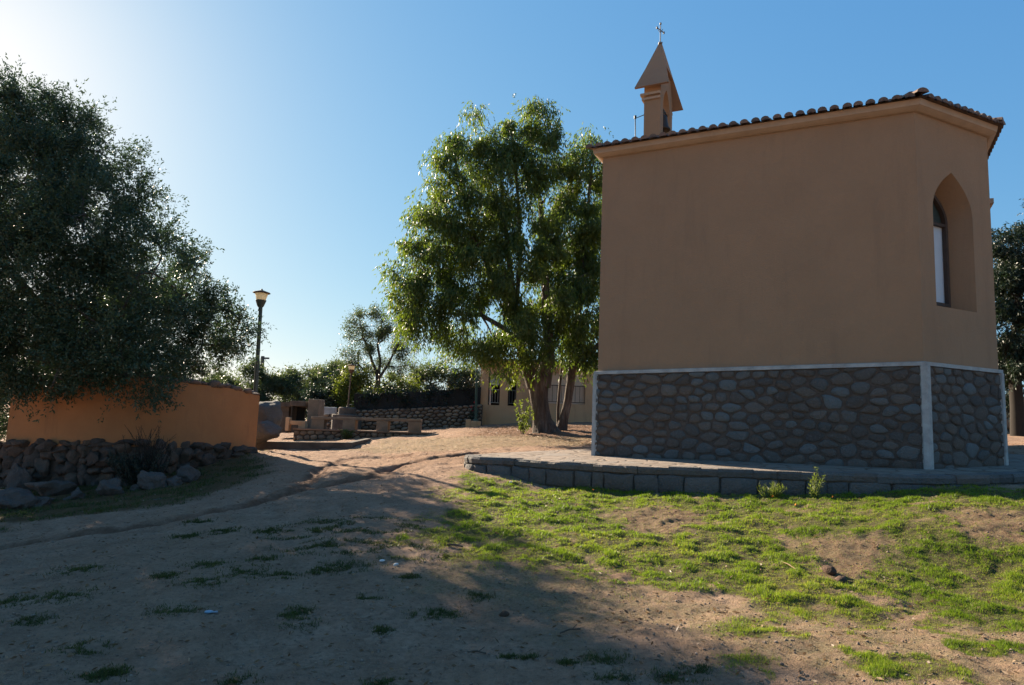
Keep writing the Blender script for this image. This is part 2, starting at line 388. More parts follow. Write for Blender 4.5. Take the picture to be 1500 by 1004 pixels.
def pdist(x, y, poly, closed=False):
    n = len(poly); best = np.full(x.shape, 1e9); par = np.zeros(x.shape)
    m = n if closed else n-1; L = 0
    for i in range(m):
        a = poly[i]; b = poly[(i+1) % n]; dx, dy = b[0]-a[0], b[1]-a[1]; l2 = dx*dx+dy*dy+1e-9
        t = np.clip(((x-a[0])*dx+(y-a[1])*dy)/l2, 0, 1)
        d = np.hypot(x-a[0]-t*dx, y-a[1]-t*dy)
        par = np.where(d < best, L+t*math.sqrt(l2), par); best = np.minimum(best, d); L += math.sqrt(l2)
    return best, par
def psdf(x, y, poly):                    # signed distance, positive inside
    d, _ = pdist(x, y, poly, True); ins = np.zeros(x.shape, bool); n = len(poly)
    for i in range(n):
        x1, y1 = poly[i]; x2, y2 = poly[(i+1) % n]
        c = ((y1 > y) != (y2 > y)) & (x < (x2-x1)*(y-y1)/(y2-y1+1e-12)+x1); ins ^= c
    return np.where(ins, d, -d)
GUL = [([gpix(*p) for p in [(0,800),(160,778),(350,742),(470,708),(540,698),(610,676),(690,664)]], .30, .13),
       ([gpix(*p) for p in [(440,712),(478,684),(520,670),(600,668)]], .22, .06),
       ([gpix(*p) for p in [(560,700),(640,728),(720,755),(780,790)]], .10, .015),
       ([gpix(*p) for p in [(600,705),(610,720),(690,745)]], .12, .015),
       ([gpix(*p) for p in [(0,840),(200,800),(400,760)]], .5, .03)]
GR = dict(
 green=[gpix(*p) for p in [(688,690),(650,730),(625,800),(640,822),(760,838),(980,864),(1140,893),(1300,915),(1540,930),(1620,880),(1600,725),(1420,712),(1100,722),(800,712)]],
 dry=[gpix(*p) for p in [(640,825),(560,835),(800,900),(1000,960),(1300,1004),(1500,1060),(1600,900),(1300,890),(1180,880),(980,850),(780,820)]],
 fardry=[gpix(*p) for p in [(500,662),(560,645),(690,640),(860,640),(875,652),(700,658),(600,664)]],
 verge=[gpix(*p) for p in [(-60,800),(0,770),(200,748),(300,725),(400,690),(372,662),(300,680),(150,705),(-60,720)]],
 sparse=[gpix(*p) for p in [(1100,900),(1350,895),(1600,900),(1600,1080),(1250,1040),(1080,990),(1020,930)]],
 tuft=[gpix(*p) for p in [(400,770),(500,755),(640,765),(630,820),(520,830),(380,800)]],
 bare1=[gpix(*p) for p in [(905,752),(980,742),(1040,760),(990,785),(915,778)]],
 bare2=[gpix(*p) for p in [(1185,790),(1290,783),(1300,815),(1270,850),(1200,850)]],
 bare3=[gpix(*p) for p in [(1390,745),(1520,745),(1520,800),(1440,800),(1400,775)]],
 euc=[gpix(*p) for p in [(690,640),(700,628),(760,622),(880,624),(890,655),(800,645)]])
def zones(x, y):
    nz = fbm(x*1.1, y*1.1, 4); nf = fbm(x*4, y*4, 3, 5.)
    g = sstep(-.25, .35, psdf(x, y, GR['green'])+.45*nz+.25*nf)
    bare = np.maximum.reduce([sstep(-.12, .15, psdf(x, y, GR[k])+.22*nf) for k in ('bare1', 'bare2', 'bare3')])
    g = g*(1-.93*bare)*(.25+.75*sstep(-.9, .0, nf*.8+nz*.6+.15))
    g = np.maximum(g, .9*sstep(-.2, .3, psdf(x, y, GR['sparse']))*sstep(.02, .45, fbm(x*2.3, y*2.3, 4, 41.)))
    dry = np.maximum(sstep(-.5, .4, psdf(x, y, GR['dry'])+.5*nz), .9*sstep(-.3, .3, psdf(x, y, GR['fardry'])+.3*nf))
    dry = np.maximum(dry, .7*sstep(-.3, .5, psdf(x, y, GR['green'])+.6*nz))
    verge = sstep(-.3, .4, psdf(x, y, GR['verge'])+.25*nz)
    far = sstep(23, 27, y)
    red = np.maximum.reduce([bare*.8, .75*sstep(-.3, .5, psdf(x, y, GR['euc'])+.2*nf), verge, .55*far])
    for pl, wd, dp in GUL[:2]:
        d, t = pdist(x, y, pl); red = np.maximum(red, .8*sstep(wd*1.3, wd*.3, d+.12*nf))
    return g, dry, red, verge
def terr_z(x, y): return 1.141+.0327*(x-1.73)+.035*(y-13.5)
TERR = [(-.75,13.47),(-.62,12.85),(.02,12.55),(.66,12.0),(1.73,11.32),(2.75,10.88),(3.73,10.56),(4.93,10.2),(5.94,9.93),(6.9,9.95),(8.07,10.5),(9.8,11.8),(11.2,13.6),(10.5,15.5),(4,17.5),(1.8,15.6),(.23,14.42)]
def ground_h(x, y):
    x = np.asarray(x, float); y = np.asarray(y, float)
    z = base_h(x, y)+0
    ti = (x > -2) & (x < 12) & (y > 9) & (y < 18)
    if ti.any():
        sdv = psdf(x[ti], y[ti], TERR); zt = z[ti]
        z[ti] = np.where(sdv > 0, zt + (np.minimum(zt, terr_z(x[ti], y[ti])-.15)-zt)*sstep(.0, .18, sdv), zt)
    near = 1-sstep(26, 40, np.hypot(x, y))
    vn = near > .01
    if vn.any():
        xa_, ya_ = x[vn], y[vn]; gg = sstep(-.2, .5, psdf(xa_, ya_, GR['green']))
        z[vn] += (.012+.015*gg)*np.maximum(fbm(xa_*3.3, ya_*3.3, 3, 21.), -.15)+(.007+.003*gg)*fbm(xa_*11, ya_*11, 3, 12.)
    z = z + near*(.035*fbm(x*.9, y*.9, 3, 2.)+.010*fbm(x*5, y*5, 3, 8.)+.005*fbm(x*17, y*17, 2, 3.))
    for k, (pl, wd, dp) in enumerate(GUL):
        wob = .22*perlin(x*1.3+k, y*1.3)+.07*perlin(x*6, y*6+k)
        d, t = pdist(x+wob, y+wob*.6, pl)
        z = z - dp*sstep(wd, wd*.25, d)*(.65+.5*perlin(t*1.1, t*0+k))
    return z
def gz(x, y): return float(ground_h(np.array([x]), np.array([y]))[0])

def axis(lo, hi, step, far, g=1.18):
    a = list(np.arange(lo, hi+1e-6, step)); s = step; v = hi
    while v < far: s *= g; v += s; a.append(v)
    s = step; v = lo; b = []
    while v > -far: s *= g; v -= s; b.append(v)
    return np.array(b[::-1]+a)
gx = axis(-8, 9, .036, 1800, 1.06); gy = [2.4]
while gy[-1] < 1800: gy.append(gy[-1]+(max(.034, .0036*gy[-1]) if gy[-1] < 24 else (gy[-1]-24)*.18+.1))
gy = np.array([-1800, -400, -100, -30, -10, -3, 0, .8, 1.4, 1.8, 2.1, 2.3]+gy)
GX, GY = np.meshgrid(gx, gy)
GZ = ground_h(GX, GY)
V = np.stack([GX, GY, GZ], -1).reshape(-1, 3); nx, ny = len(gx), len(gy)
ii = (np.arange(ny-1)[:, None]*nx+np.arange(nx-1)[None, :]).ravel()
gobj = np_mesh('ground', V, np.stack([ii, ii+1, ii+nx+1, ii+nx], 1), M['ground'], smooth=True)
zg, zd, zr, zv = zones(GX.ravel(), GY.ravel())
ca = gobj.data.color_attributes.new('zone', 'FLOAT_COLOR', 'POINT')
ca.data.foreach_set('color', np.stack([zg*.9+zv*.45, zd, zr, np.ones_like(zg)], 1).astype(np.float32).ravel())
tag(gobj, kind='structure')
# ---------------------------------------------------------------- stonework
def clip(poly, a, b, c):                # keep a*x+b*y<=c
    out = []
    for i in range(len(poly)):
        p, q = poly[i], poly[(i+1) % len(poly)]
        dp, dq = a*p[0]+b*p[1]-c, a*q[0]+b*q[1]-c
        if dp <= 0: out.append(p)
        if dp*dq < 0:
            t = dp/(dp-dq); out.append((p[0]+(q[0]-p[0])*t, p[1]+(q[1]-p[1])*t))
    return out
def cells(W, H, cw, ch, rs, drop=0.0, relax=1):
    nxx, nyy = max(1, int(W/cw+.5)), max(1, int(H/ch+.5)); sd_ = []
    for j in range(nyy+2):
        for i in range(nxx+2):
            if rs.rand() < drop: continue
            sd_.append(((i-.5+(.5 if j % 2 else 0)+rs.uniform(-.42, .42))*W/nxx, (j-.5+rs.uniform(-.38, .38))*H/nyy))
    for it in range(relax+1):
        out = []; sdn = np.array(sd_); asp = cw/ch; nsd = []
        for k, (x, y) in enumerate(sd_):
            poly = [(-cw,-ch),(W+cw,-ch),(W+cw,H+ch),(-cw,H+ch)] if it < relax else [(0,0),(W,0),(W,H),(0,H)]
            d = ((sdn[:, 0]-x)/asp)**2+(sdn[:, 1]-y)**2
            for m in np.argsort(d)[1:16]:
                x2, y2 = sd_[m]; a, b = (x2-x)/asp**2, (y2-y)
                poly = clip(poly, a, b, a*(x+x2)/2+b*(y+y2)/2)
                if len(poly) < 3: break
            if it < relax:
                if len(poly) >= 3: nsd.append((sum(p[0] for p in poly)/len(poly)*.8+x*.2, sum(p[1] for p in poly)/len(poly)*.8+y*.2))
                continue
            if len(poly) < 3: continue
            ar = abs(sum(poly[i][0]*poly[(i+1) % len(poly)][1]-poly[(i+1) % len(poly)][0]*poly[i][1] for i in range(len(poly))))/2
            if ar > .1*cw*ch: out.append(poly)
        if it < relax: sd_ = nsd
    return out
def courses(W, rows, wr, rs):           # coursed blocks: rows = [(t0,t1)], wr = (min,max) width
    out = []
    for t0, t1 in rows:
        x = -rs.uniform(0, wr[0])
        while x < W:
            w_ = rs.uniform(*wr); a, b = max(x, 0), min(x+w_, W)
            if b-a > .05:
                j = lambda: rs.uniform(-.02, .02)
                m_ = (a+b)/2
                out.append([(a+j(), t0+j()),(m_, t0+j()),(b+j(), t0+j()),(b+j(), (t0+t1)/2),(b+j(), t1+j()),(m_+.03, t1+j()),(a+j(), t1+j()),(a+j(), (t0+t1)/2)])
            x += w_
    return out
def stones(mb, polys, f, gap, proud, rs, cut=.25, base=-.02, flat=.72, shr=.2, rnd2=False):
    for poly in polys:
        n = len(poly); cx = sum(p[0] for p in poly)/n; cy = sum(p[1] for p in poly)/n
        rm = sum(math.hypot(p[0]-cx, p[1]-cy) for p in poly)/n
        if rm < gap*1.2: continue
        q = []
        for i in range(n):
            p, p2 = poly[i], poly[(i+1) % n]
            for t in (cut, 1-cut): q.append((p[0]+(p2[0]-p[0])*t, p[1]+(p2[1]-p[1])*t))
        if rnd2:
            q2 = q; q = []
            for i in range(len(q2)):
                p, p2 = q2[i], q2[(i+1) % len(q2)]
                for t in (.25, .75): q.append((p[0]+(p2[0]-p[0])*t, p[1]+(p2[1]-p[1])*t))
        k = 1-gap/rm; pr = proud*rs.uniform(.55, 1.25); tx, ty = rs.uniform(-.25, .25, 2)*proud
        k *= 1-rs.rand()**3*shr; q = [(cx+(p[0]-cx)*k*(1+rs.uniform(-.4, .3)*shr), cy+(p[1]-cy)*k*(1+rs.uniform(-.4, .3)*shr)) for p in q]; m = len(q); vs = []
        for sc, off in ((1, base), (.96, pr*.55), (flat, pr)):
            for p in q:
                o = off+(tx*(p[0]-cx)/rm+ty*(p[1]-cy)/rm if sc < 1 else 0)+(rs.uniform(-.1, .1)*pr if sc < .9 else 0)
                vs.append(f(cx+(p[0]-cx)*sc, cy+(p[1]-cy)*sc, o))
        vs.append(f(cx, cy, pr*rs.uniform(.95, 1.15)))
        fs = [(r*m+i, r*m+(i+1) % m, (r+1)*m+(i+1) % m, (r+1)*m+i) for r in range(2) for i in range(m)]
        fs += [(2*m+i, 2*m+(i+1) % m, 3*m) for i in range(m)]
        mb.add(vs, fs, rs.rand(), True)
def rock(mb, c, size, seed, rnd=None, sub=3, rough=.22, rot=None):
    bm = bmesh.new(); bmesh.ops.create_icosphere(bm, subdivisions=sub, radius=1)
    rs = np.random.RandomState(seed)
    cuts = [(Vector(rs.normal(size=3)).normalized(), rs.uniform(.45, .8)) for _ in range(11)]
    from mathutils import noise as mn
    rz = rs.uniform(0, 6.28) if rot is None else rot; cz, sz = math.cos(rz), math.sin(rz)
    vs = []
    for v in bm.verts:
        p = v.co.copy()
        for n_, d in cuts:
            e = p.dot(n_)-d
            if e > 0: p -= n_*e*.85
        p *= 1+rough*.55*mn.noise(p*1.6+Vector((seed, 0, 0)))+rough*.25*mn.noise(p*4.5+Vector((0, seed, 0)))+.05*mn.noise(p*11)
        p = Vector((p.x*size[0], p.y*size[1], p.z*size[2]))
        vs.append(Vector(c)+Vector((p.x*cz-p.y*sz, p.x*sz+p.y*cz, p.z)))
    mb.add(vs, [tuple(x.index for x in f.verts) for f in bm.faces], rs.rand() if rnd is None else rnd, True)
    bm.free()

# ---------------------------------------------------------------- chapel
L2 = Vector((1.727, 13.5)); R2 = Vector((6.69, 11.0)); A2 = Vector((8.51, 11.85))
ax = (R2-L2).normalized(); cx2 = Vector((-ax.y, ax.x)); WD = 5.1
def es(p): d = p-L2; return d.dot(ax), d.dot(cx2)
def E2(e, s): return L2+ax*e+cx2*s
def E3(e, s, z): q = E2(e, s); return Vector((q.x, q.y, z))
eR = es(R2)[0]; eA, sA = es(A2)
OUT = [L2, R2, A2, E2(eA, WD-sA), E2(eR, WD), E2(0, WD)]
def offset(poly, d):
    n = len(poly); r = []
    for i in range(n):
        p0, p1, p2 = poly[i-1], poly[i], poly[(i+1) % n]
        a = (p1-p0).normalized(); b = (p2-p1).normalized()
        na = Vector((a.y, -a.x)); nb = Vector((b.y, -b.x)); m = (na+nb)
        r.append(p1+m*(d*2/m.length_squared if m.length_squared else 0))
    return r
ZT = 7.31; ZP = [2.76, 2.905, 2.915, 2.9, 2.85, 2.8]; ZB = [1.0, 1.05, 1.1, 1.1, 1.1, 1.0]
chapel = empty('chapel', (L2.x, L2.y, 1.1), 'plain ochre rendered chapel with stone plinth, tiled eaves and a small belfry', 'chapel')
# plaster walls
wmb = MB(); n6 = len(OUT)
for i in range(n6):
    p, q = OUT[i], OUT[(i+1) % n6]
    if i == 1: continue
    wmb.add([(p.x, p.y, ZP[i]-.1), (q.x, q.y, ZP[(i+1) % n6]-.1), (q.x, q.y, ZT), (p.x, p.y, ZT)], [(0,1,2,3)])
T2 = (A2-R2).normalized(); N2 = Vector((T2.y, -T2.x)); LW = (A2-R2).length
uL, zs1 = on_plane(1372, 449, R2, A2); uR, zs2 = on_plane(1431, 457, R2, A2); uM, zap = on_plane(1396, 254, R2, A2); _, zsp = on_plane(1372, 300, R2, A2)
print('window', uL, uR, uM, zs1, zs2, zsp, zap)
uc = (uL+uR)/2; hw = (uR-uL)/2; zsill = (zs1+zs2)/2; zsp = zsp-.12
def W3(u, z, dep): q = R2+T2*u-N2*dep; return Vector((q.x, q.y, z))
def arch(hw_, zs_, zsp_, zap_, side, n=14): return [(uc+side*hw_*(1-(k/n)**2.2), zsp_+(zap_-zsp_)*k/n) for k in range(n+1)]
lft = [(0, ZP[1]-.1), (uc, ZP[1]-.1), (uc, zsill), (uc-hw, zsill)]+arch(hw, zsill, zsp, zap, -1)+[(uc, ZT), (0, ZT)]
rgt = [(LW, ZP[2]-.1), (LW, ZT), (uc, ZT)]+arch(hw, zsill, zsp, zap, 1)[::-1]+[(uc+hw, zsill), (uc, zsill), (uc, ZP[1]-.1)]
for pl in (lft, rgt):
    wmb.add([W3(u, z, 0) for u, z in pl], [tuple(range(len(pl)))])
hi = hw-.14; DEP = .40
def loop(hw_, zs_, zsp_, zap_, dep):
    l = [(uc-hw_, zs_)]+arch(hw_, zs_, zsp_, zap_, -1)+arch(hw_, zs_, zsp_, zap_, 1)[::-1][1:]+[(uc+hw_, zs_)]
    return [W3(u, z, dep) for u, z in l]
lo, li = loop(hw, zsill, zsp, zap, 0), loop(hi, zsill+.12, zsp-.02, zap-.22, DEP)
m_ = len(lo)
wmb.add(lo+li, [(i, (i+1) % m_, (i+1) % m_+m_, i+m_) for i in range(m_)])
wmb.build('wall', M['chapel_plaster'], chapel)
win = MB(); la = loop(hi, zsill+.12, zsp-.02, zap-.22, DEP-.05); lb = loop(hi-.06, zsill+.18, zsp-.02, zap-.3, DEP-.05); lc = loop(hi-.06, zsill+.18, zsp-.02, zap-.3, DEP+.02)
win.add(la+lb+lc, [(i, (i+1) % m_, (i+1) % m_+m_, i+m_) for i in range(m_)]+[(i+m_, (i+1) % m_+m_, (i+1) % m_+2*m_, i+2*m_) for i in range(m_)])
ztr = zsp-.03
win.box(W3(uc, ztr, DEP-.01), (2*hi-.1, .06, .05), math.atan2(T2.y, T2.x))
winf = win.build('window', M['frame'], chapel)
pn = MB(); pn.add([W3(uc-hi+.03, zsill+.15, DEP+.03), W3(uc+hi-.03, zsill+.15, DEP+.03), W3(uc+hi-.03, ztr, DEP+.03), W3(uc-hi+.03, ztr, DEP+.03)], [(0,1,2,3)])
pn.build('lower_pane', M['sky_glass'], winf)  # lower glass pane, its sky reflection painted as pale blue
pn = MB(); l5 = [(uc-hi, ztr)]+arch(hi, 0, zsp-.02, zap-.22, -1)+arch(hi, 0, zsp-.02, zap-.22, 1)[::-1][1:]+[(uc+hi, ztr)]
pn.add([W3(u, z, DEP+.032) for u, z in l5], [tuple(range(len(l5)))]); pn.build('pane', M['dark_metal'], winf)
# plinth
PO = offset(OUT, .03)
pm = MB()
for i in range(n6):
    p, q = PO[i], PO[(i+1) % n6]; j = (i+1) % n6
    pm.add([(p.x, p.y, ZB[i]-.3), (q.x, q.y, ZB[j]-.3), (q.x, q.y, ZP[j]-.02), (p.x, p.y, ZP[i]-.02), (OUT[i].x, OUT[i].y, ZP[i]-.02), (OUT[j].x, OUT[j].y, ZP[j]-.02)], [(0,1,2,3), (3,2,5,4)])
pl_ = pm.build('plinth', M['mortar'], chapel)
sm = MB(); rs = np.random.RandomState(5)
for i in range(n6):
    p, q = PO[i], PO[(i+1) % n6]; j = (i+1) % n6; t = (q-p).normalized(); nn = Vector((t.y, -t.x)); Lw = (q-p).length; H = 1.72
    def f(s, z, o, p=p, t=t, nn=nn, i=i, j=j, Lw=Lw):
        k = s/Lw; z0 = (terr_z(p.x, p.y)-.04)*(1-k)+(terr_z(q.x, q.y)-.04)*k; z1 = ZP[i]*(1-k)+ZP[j]*k-.03
        return Vector((p.x+t.x*s+nn.x*o, p.y+t.y*s+nn.y*o, z0+(z1-z0)*z/H))
    stones(sm, cells(Lw, H, .25, .16, rs, .26), f, .015, .024, rs, .23, -.02, .78, .2, False)
sm.build('stone', M['plinth_stone'], pl_)
tm = MB()
for i in (0, 1, 5):
    j = (i+1) % n6; a_, b_ = offset(OUT, .065), offset(OUT, -.01)
    vs = [(b_[i].x, b_[i].y, ZP[i]-.03), (a_[i].x, a_[i].y, ZP[i]-.03), (a_[i].x, a_[i].y, ZP[i]+.03), (b_[i].x, b_[i].y, ZP[i]+.045)]
    vs += [(b_[j].x, b_[j].y, ZP[j]-.03), (a_[j].x, a_[j].y, ZP[j]-.03), (a_[j].x, a_[j].y, ZP[j]+.03), (b_[j].x, b_[j].y, ZP[j]+.045)]
    tm.add(vs, [(0,4,5,1), (1,5,6,2), (2,6,7,3), (3,2,1,0), (4,7,6,5)])
tm.build('trim', M['white_trim'], chapel)
for i, wdt in ((0, .05), (1, .085), (2, .07), (3, .07)):
    tm = MB()
    p = OUT[i]; a = (OUT[i]-OUT[i-1]).normalized(); b = (OUT[(i+1) % n6]-OUT[i]).normalized()
    o1, o2 = offset(OUT, .075)[i], offset(OUT, -.02)[i]
    poly = [o2-a*wdt*.9, o1-a*wdt, o1, o1+b*wdt, o2+b*wdt*.9]
    tm.prism([(v.x, v.y) for v in poly], terr_z(p.x, p.y)-.05, ZP[i]-.031); tm.build('corner_trim', M['white_trim'], chapel)
# cornice
prof = [(0, -.10), (.05, -.095), (.10, -.07), (.14, -.045), (.15, -.04), (.16, .02), (.17, .06), (-.05, .06)]
cm = MB()
for k in range(len(prof)-1):
    o1, o2 = offset(OUT, prof[k][0]), offset(OUT, prof[k+1][0])
    for i in range(n6):
        j = (i+1) % n6
        cm.add([(o1[i].x, o1[i].y, ZT+prof[k][1]), (o1[j].x, o1[j].y, ZT+prof[k][1]), (o2[j].x, o2[j].y, ZT+prof[k+1][1]), (o2[i].x, o2[i].y, ZT+prof[k+1][1])], [(0,1,2,3)], .5)
cm.build('cornice', M['cream'], chapel)
# roof
EV = offset(OUT, .215); SL = .33; Z0 = ZT+.066
edges = [0, 1, 2, 3, 4]
def rz(p):
    best = 9e9; bi = 0
    for i in edges:
        a, b = EV[i], EV[i+1]; t = (b-a).normalized(); d = -(p-a).dot(Vector((t.y, -t.x)))
        if d < best: best, bi = d, i
    return best, bi
rf = MB(); ts = MB()
for i in edges:
    a, b = EV[i], EV[i+1]; t = (b-a).normalized(); inn = -Vector((t.y, -t.x)); Ln = (b-a).length; k = max(1, round(Ln/.19)); pt = Ln/k
    # deck
    for c in range(int(k)):
        v = 0
        while v < 3.2:
            pm_ = a+t*((c+.5)*pt)+inn*(v+.1); d, bi = rz(pm_)
            if bi == i or d > v-.05:
                q = [a+t*(c*pt)+inn*v, a+t*((c+1)*pt)+inn*v, a+t*((c+1)*pt)+inn*(v+.2), a+t*(c*pt)+inn*(v+.2)]
                if all(rz(x)[0] > -.02 for x in q):
                    rf.add([(x.x, x.y, Z0+SL*max(0, rz(x)[0])) for x in q], [(0,1,2,3)], .3)
            v += .2
    for c in range(int(k)+1):
        v = 0.0
        while v < 3.3:
            u = c*pt; ptm = a+t*u+inn*(v+.17); d, bi = rz(ptm)
            if (bi == i or abs(d-(v+.17)) < .04) and 0.0 <= u <= Ln:
                jx = R_.uniform(-.012, .012); vs = []; v0 = v-.03+R_.uniform(-.012, .012)
                for (vv, rr, lift) in ((v0, .078, .03), (v0+.42, .062, .005)):
                    for g in range(7):
                        an = math.pi*g/6; q = a+t*(u+jx+rr*math.cos(an))+inn*vv
                        vs.append((q.x, q.y, Z0+SL*vv+lift+rr*.95*math.sin(an)-.01))
                for g in range(7):
                    an = math.pi*g/6; rr = .063; q = a+t*(u+jx+rr*math.cos(an))+inn*v0
                    vs.append((q.x, q.y, Z0+SL*v0+.03+rr*.95*math.sin(an)-.014))
                ts.add(vs, [(g, g+1, g+8, g+7) for g in range(6)]+[(g+14, g+15, g+1, g) for g in range(6)]+[tuple(range(14, 21))], None, False)
                if v == 0 and c < k:     # channel tile mouths
                    vs = []
                    for vv in (-.04, .3):
                        for g in range(7):
                            an = math.pi*(1+g/6); q = a+t*(u+pt/2+.085*math.cos(an))+inn*vv
                            vs.append((q.x, q.y, Z0+SL*vv+.045+.06*math.sin(an)))
                    ts.add(vs, [(g, g+1, g+8, g+7) for g in range(6)], None, False)
            v += .335
rfo = rf.build('roof', M['tile'], chapel)
# hips and ridge tiles
hips = []
rdg = []
zr = lambda p: Z0+SL*rz(p)[0]+.07
for i in (1, 2, 3, 4):
    p = EV[i]; pts = []
    d = (OUT[i]-EV[i]).normalized()
    for s_ in np.arange(0, 3.4, .32):
        q = p+d*s_
        if rz(q)[0] < s_*.5: break
        if q is None or (q-E2(eR-.2, WD/2)).length < .15: break
        pts.append(q)
    hips.append(pts)
hips.append([E2(x, WD/2) for x in np.arange(-.25, eR-.1, .32)])
for pts in hips:
    for a, b in zip(pts, pts[1:]):
        t = (b-a).normalized(); sd2 = Vector((t.y, -t.x)); vs = []
        for p, rr, lf in ((a-t*.03, .10, .03), (b+t*.04, .08, 0)):
            for g in range(7):
                an = math.pi*g/6; q = p+sd2*rr*math.cos(an); vs.append((q.x, q.y, zr(p)-.03+lf+rr*.8*math.sin(an)))
        ts.add(vs, [(g, g+1, g+8, g+7) for g in range(6)]+[tuple(range(7))], None, False)
ts.build('roof_tiles', M['tile'], rfo)
# belfry
bf = MB(); SC = 2.55; s0, s1 = 1.99, 3.11; o0, o1 = 2.23, 2.87; e0, e1 = .28, .67; zb, ztp = 7.75, 9.52; zga = 10.20
def barch(side, n=10): return [(SC+side*(o1-o0)/2*(1-(k/n)**2.2), 9.25+.55*k/n) for k in range(n+1)]
gl = lambda z: .75*(1-(z-9.62)/1.43)-.09
left = [(s0, zb), (SC, zb), (SC, 8.42), (o0, 8.42)]+barch(-1)+[(SC, zga), (SC-gl(zga), zga), (SC-gl(9.75)+.02, 9.72), (s0, 9.72)]
rt = [(5.1-s, z) for s, z in left][::-1]
for e in (e0, e1):
    for pl in (left, rt): bf.add([E3(e, s, z) for s, z in pl], [tuple(range(len(pl)))], .5)
for s in (s0, s1): bf.add([E3(e0, s, zb), E3(e1, s, zb), E3(e1, s, 9.72), E3(e0, s, 9.72)], [(0,1,2,3)], .5)
lp = [(o0, 8.42)]+barch(-1)+barch(1)[::-1][1:]+[(o1, 8.42)]
k = len(lp); bf.add([E3(e0, s, z) for s, z in lp]+[E3(e1, s, z) for s, z in lp], [(i, (i+1) % k, (i+1) % k+k, i+k) for i in range(k)], .5)
bfo = bf.build('belfry', M['chapel_plaster'], chapel)
for (a_, b_) in ((s0, o0), (o1, s1)):
    b2 = MB()
    for zc, ex in ((9.37, .045), (9.47, .075)):
        c = E3((e0+e1)/2-ex/2-.004, (a_+b_)/2+(-ex/2 if a_ == s0 else ex/2), zc); b2.box(c, (e1-e0+ex, b_-a_+ex-.01, .055), math.atan2(ax.y, ax.x))
    b2.box(E3((e0+e1)/2-.03, (a_+b_)/2, 9.42), (e1-e0, b_-a_-.01, .05), math.atan2(ax.y, ax.x)); b2.build('cornice_band', M['cream'], bfo)
b3 = MB(); b3.box(E3(.5, 2.55, 8.25), (.62, 1.3, .10), math.atan2(ax.y, ax.x)); b3.build('base_course', M['cream'], bfo)
br = MB(); em = .5
for sg in (-1, 1):
    S_ = lambda s, sg=sg: SC+sg*s
    o = [(em-.40, .76, 9.60), (em+.40, .76, 9.60), (em+.24, .42, 10.22), (em+.035, .0, 11.05), (em-.035, .0, 11.05), (em-.24, .42, 10.22)]
    vs = [E3(e, S_(s), z) for e, s, z in o]+[E3(e, S_(max(s-.075, 0)), z-(.0 if s > .1 else .12)) for e, s, z in o]
    br.add(vs, [(0,1,2,5), (5,2,3,4), (7,6,11,8), (11,10,9,8), (0,6,7,1), (1,7,8,2), (2,8,9,3), (0,5,11,6), (5,4,10,11)], .5)
for e_, ee, et in ((1, em+.24, em+.035), (-1, em-.24, em-.035)):
    br.add([E3(ee, SC-.42, 10.22), E3(ee, SC+.42, 10.22), E3(et, SC, 11.05)], [(0,1,2)], .5)
    br.add([E3(ee, SC-.42, 10.22), E3(ee, SC+.42, 10.22), E3(em, SC+.36, 10.20), E3(em, SC-.36, 10.20)], [(0,1,2,3)], .5)
M['spire'] = plaster('spire_render', (.33,.20,.12), (.27,.165,.105))
br.build('spire', M['spire'], bfo)
be = MB(); be.lathe(E3(.60, SC, 0), [(.0, 9.18), (.05, 9.18), (.085, 9.13), (.10, 9.0), (.12, 8.9), (.165, 8.82), (.165, 8.80), (.14, 8.80), (.09, 8.95), (0, 9.1)], 20, .5)
be.tube([E3(.6, SC, 9.17), E3(.6, SC, 9.3)], .02); be.tube([E3(.6, SC-.33, 9.3), E3(.6, SC+.33, 9.3)], .022); be.tube([E3(.6, SC, 9.0), E3(.6, SC, 8.76)], .014)
be.build('bell', M['bronze'], bfo)
cr_ = MB(); ct = E3(em, SC, 10.98); cr_.tube([ct, ct+Vector((0,0,.52))], .012)
for sg in (-1, 1):
    e_ = ct+Vector((cx2.x, cx2.y, 0))*sg*.15*.9+Vector((ax.x, ax.y, 0))*sg*.05+Vector((0,0,.40)); cr_.tube([ct+Vector((0,0,.40)), e_], .012)
    cr_.box(e_, (.035,.035,.05)); cr_.tube([ct+Vector((0,0,.33)), ct+Vector((ax.x,ax.y,0))*sg*.06+Vector((0,0,.42))], .006)
cr_.box(ct+Vector((0,0,.57)), (.04,.04,.045)); cr_.box(ct+Vector((0,0,.06)), (.09,.09,.03))
cr_.build('cross', M['iron'], bfo)
rb = MB(); rb.tube([E3(.12, 1.93, 7.95), E3(.10, 1.90, 8.9), E3(.28, 2.0, 9.0)], .012); rb.box(E3(.10, 1.9, 8.93), (.05,.05,.07)); rb.build('conduit', M['dark_metal'], bfo)
# lower sacristy block behind the apse
an = MB(); q = P(1455.5, 420, 14.3); q = Vector((q.x, q.y))
pts = [q, q+cx2*3, q+cx2*3-ax*3, q-ax*3]
an.prism([(p.x, p.y) for p in pts], .9, 6.84); ano = an.build('side_annex', M['chapel_plaster'], chapel)
an = MB(); c_ = q+cx2*1.5-ax*1.5; an.box((c_.x, c_.y, 6.90), (3.14, 3.14, .11), math.atan2(ax.y, ax.x)); an.build('coping', M['cream'], ano)

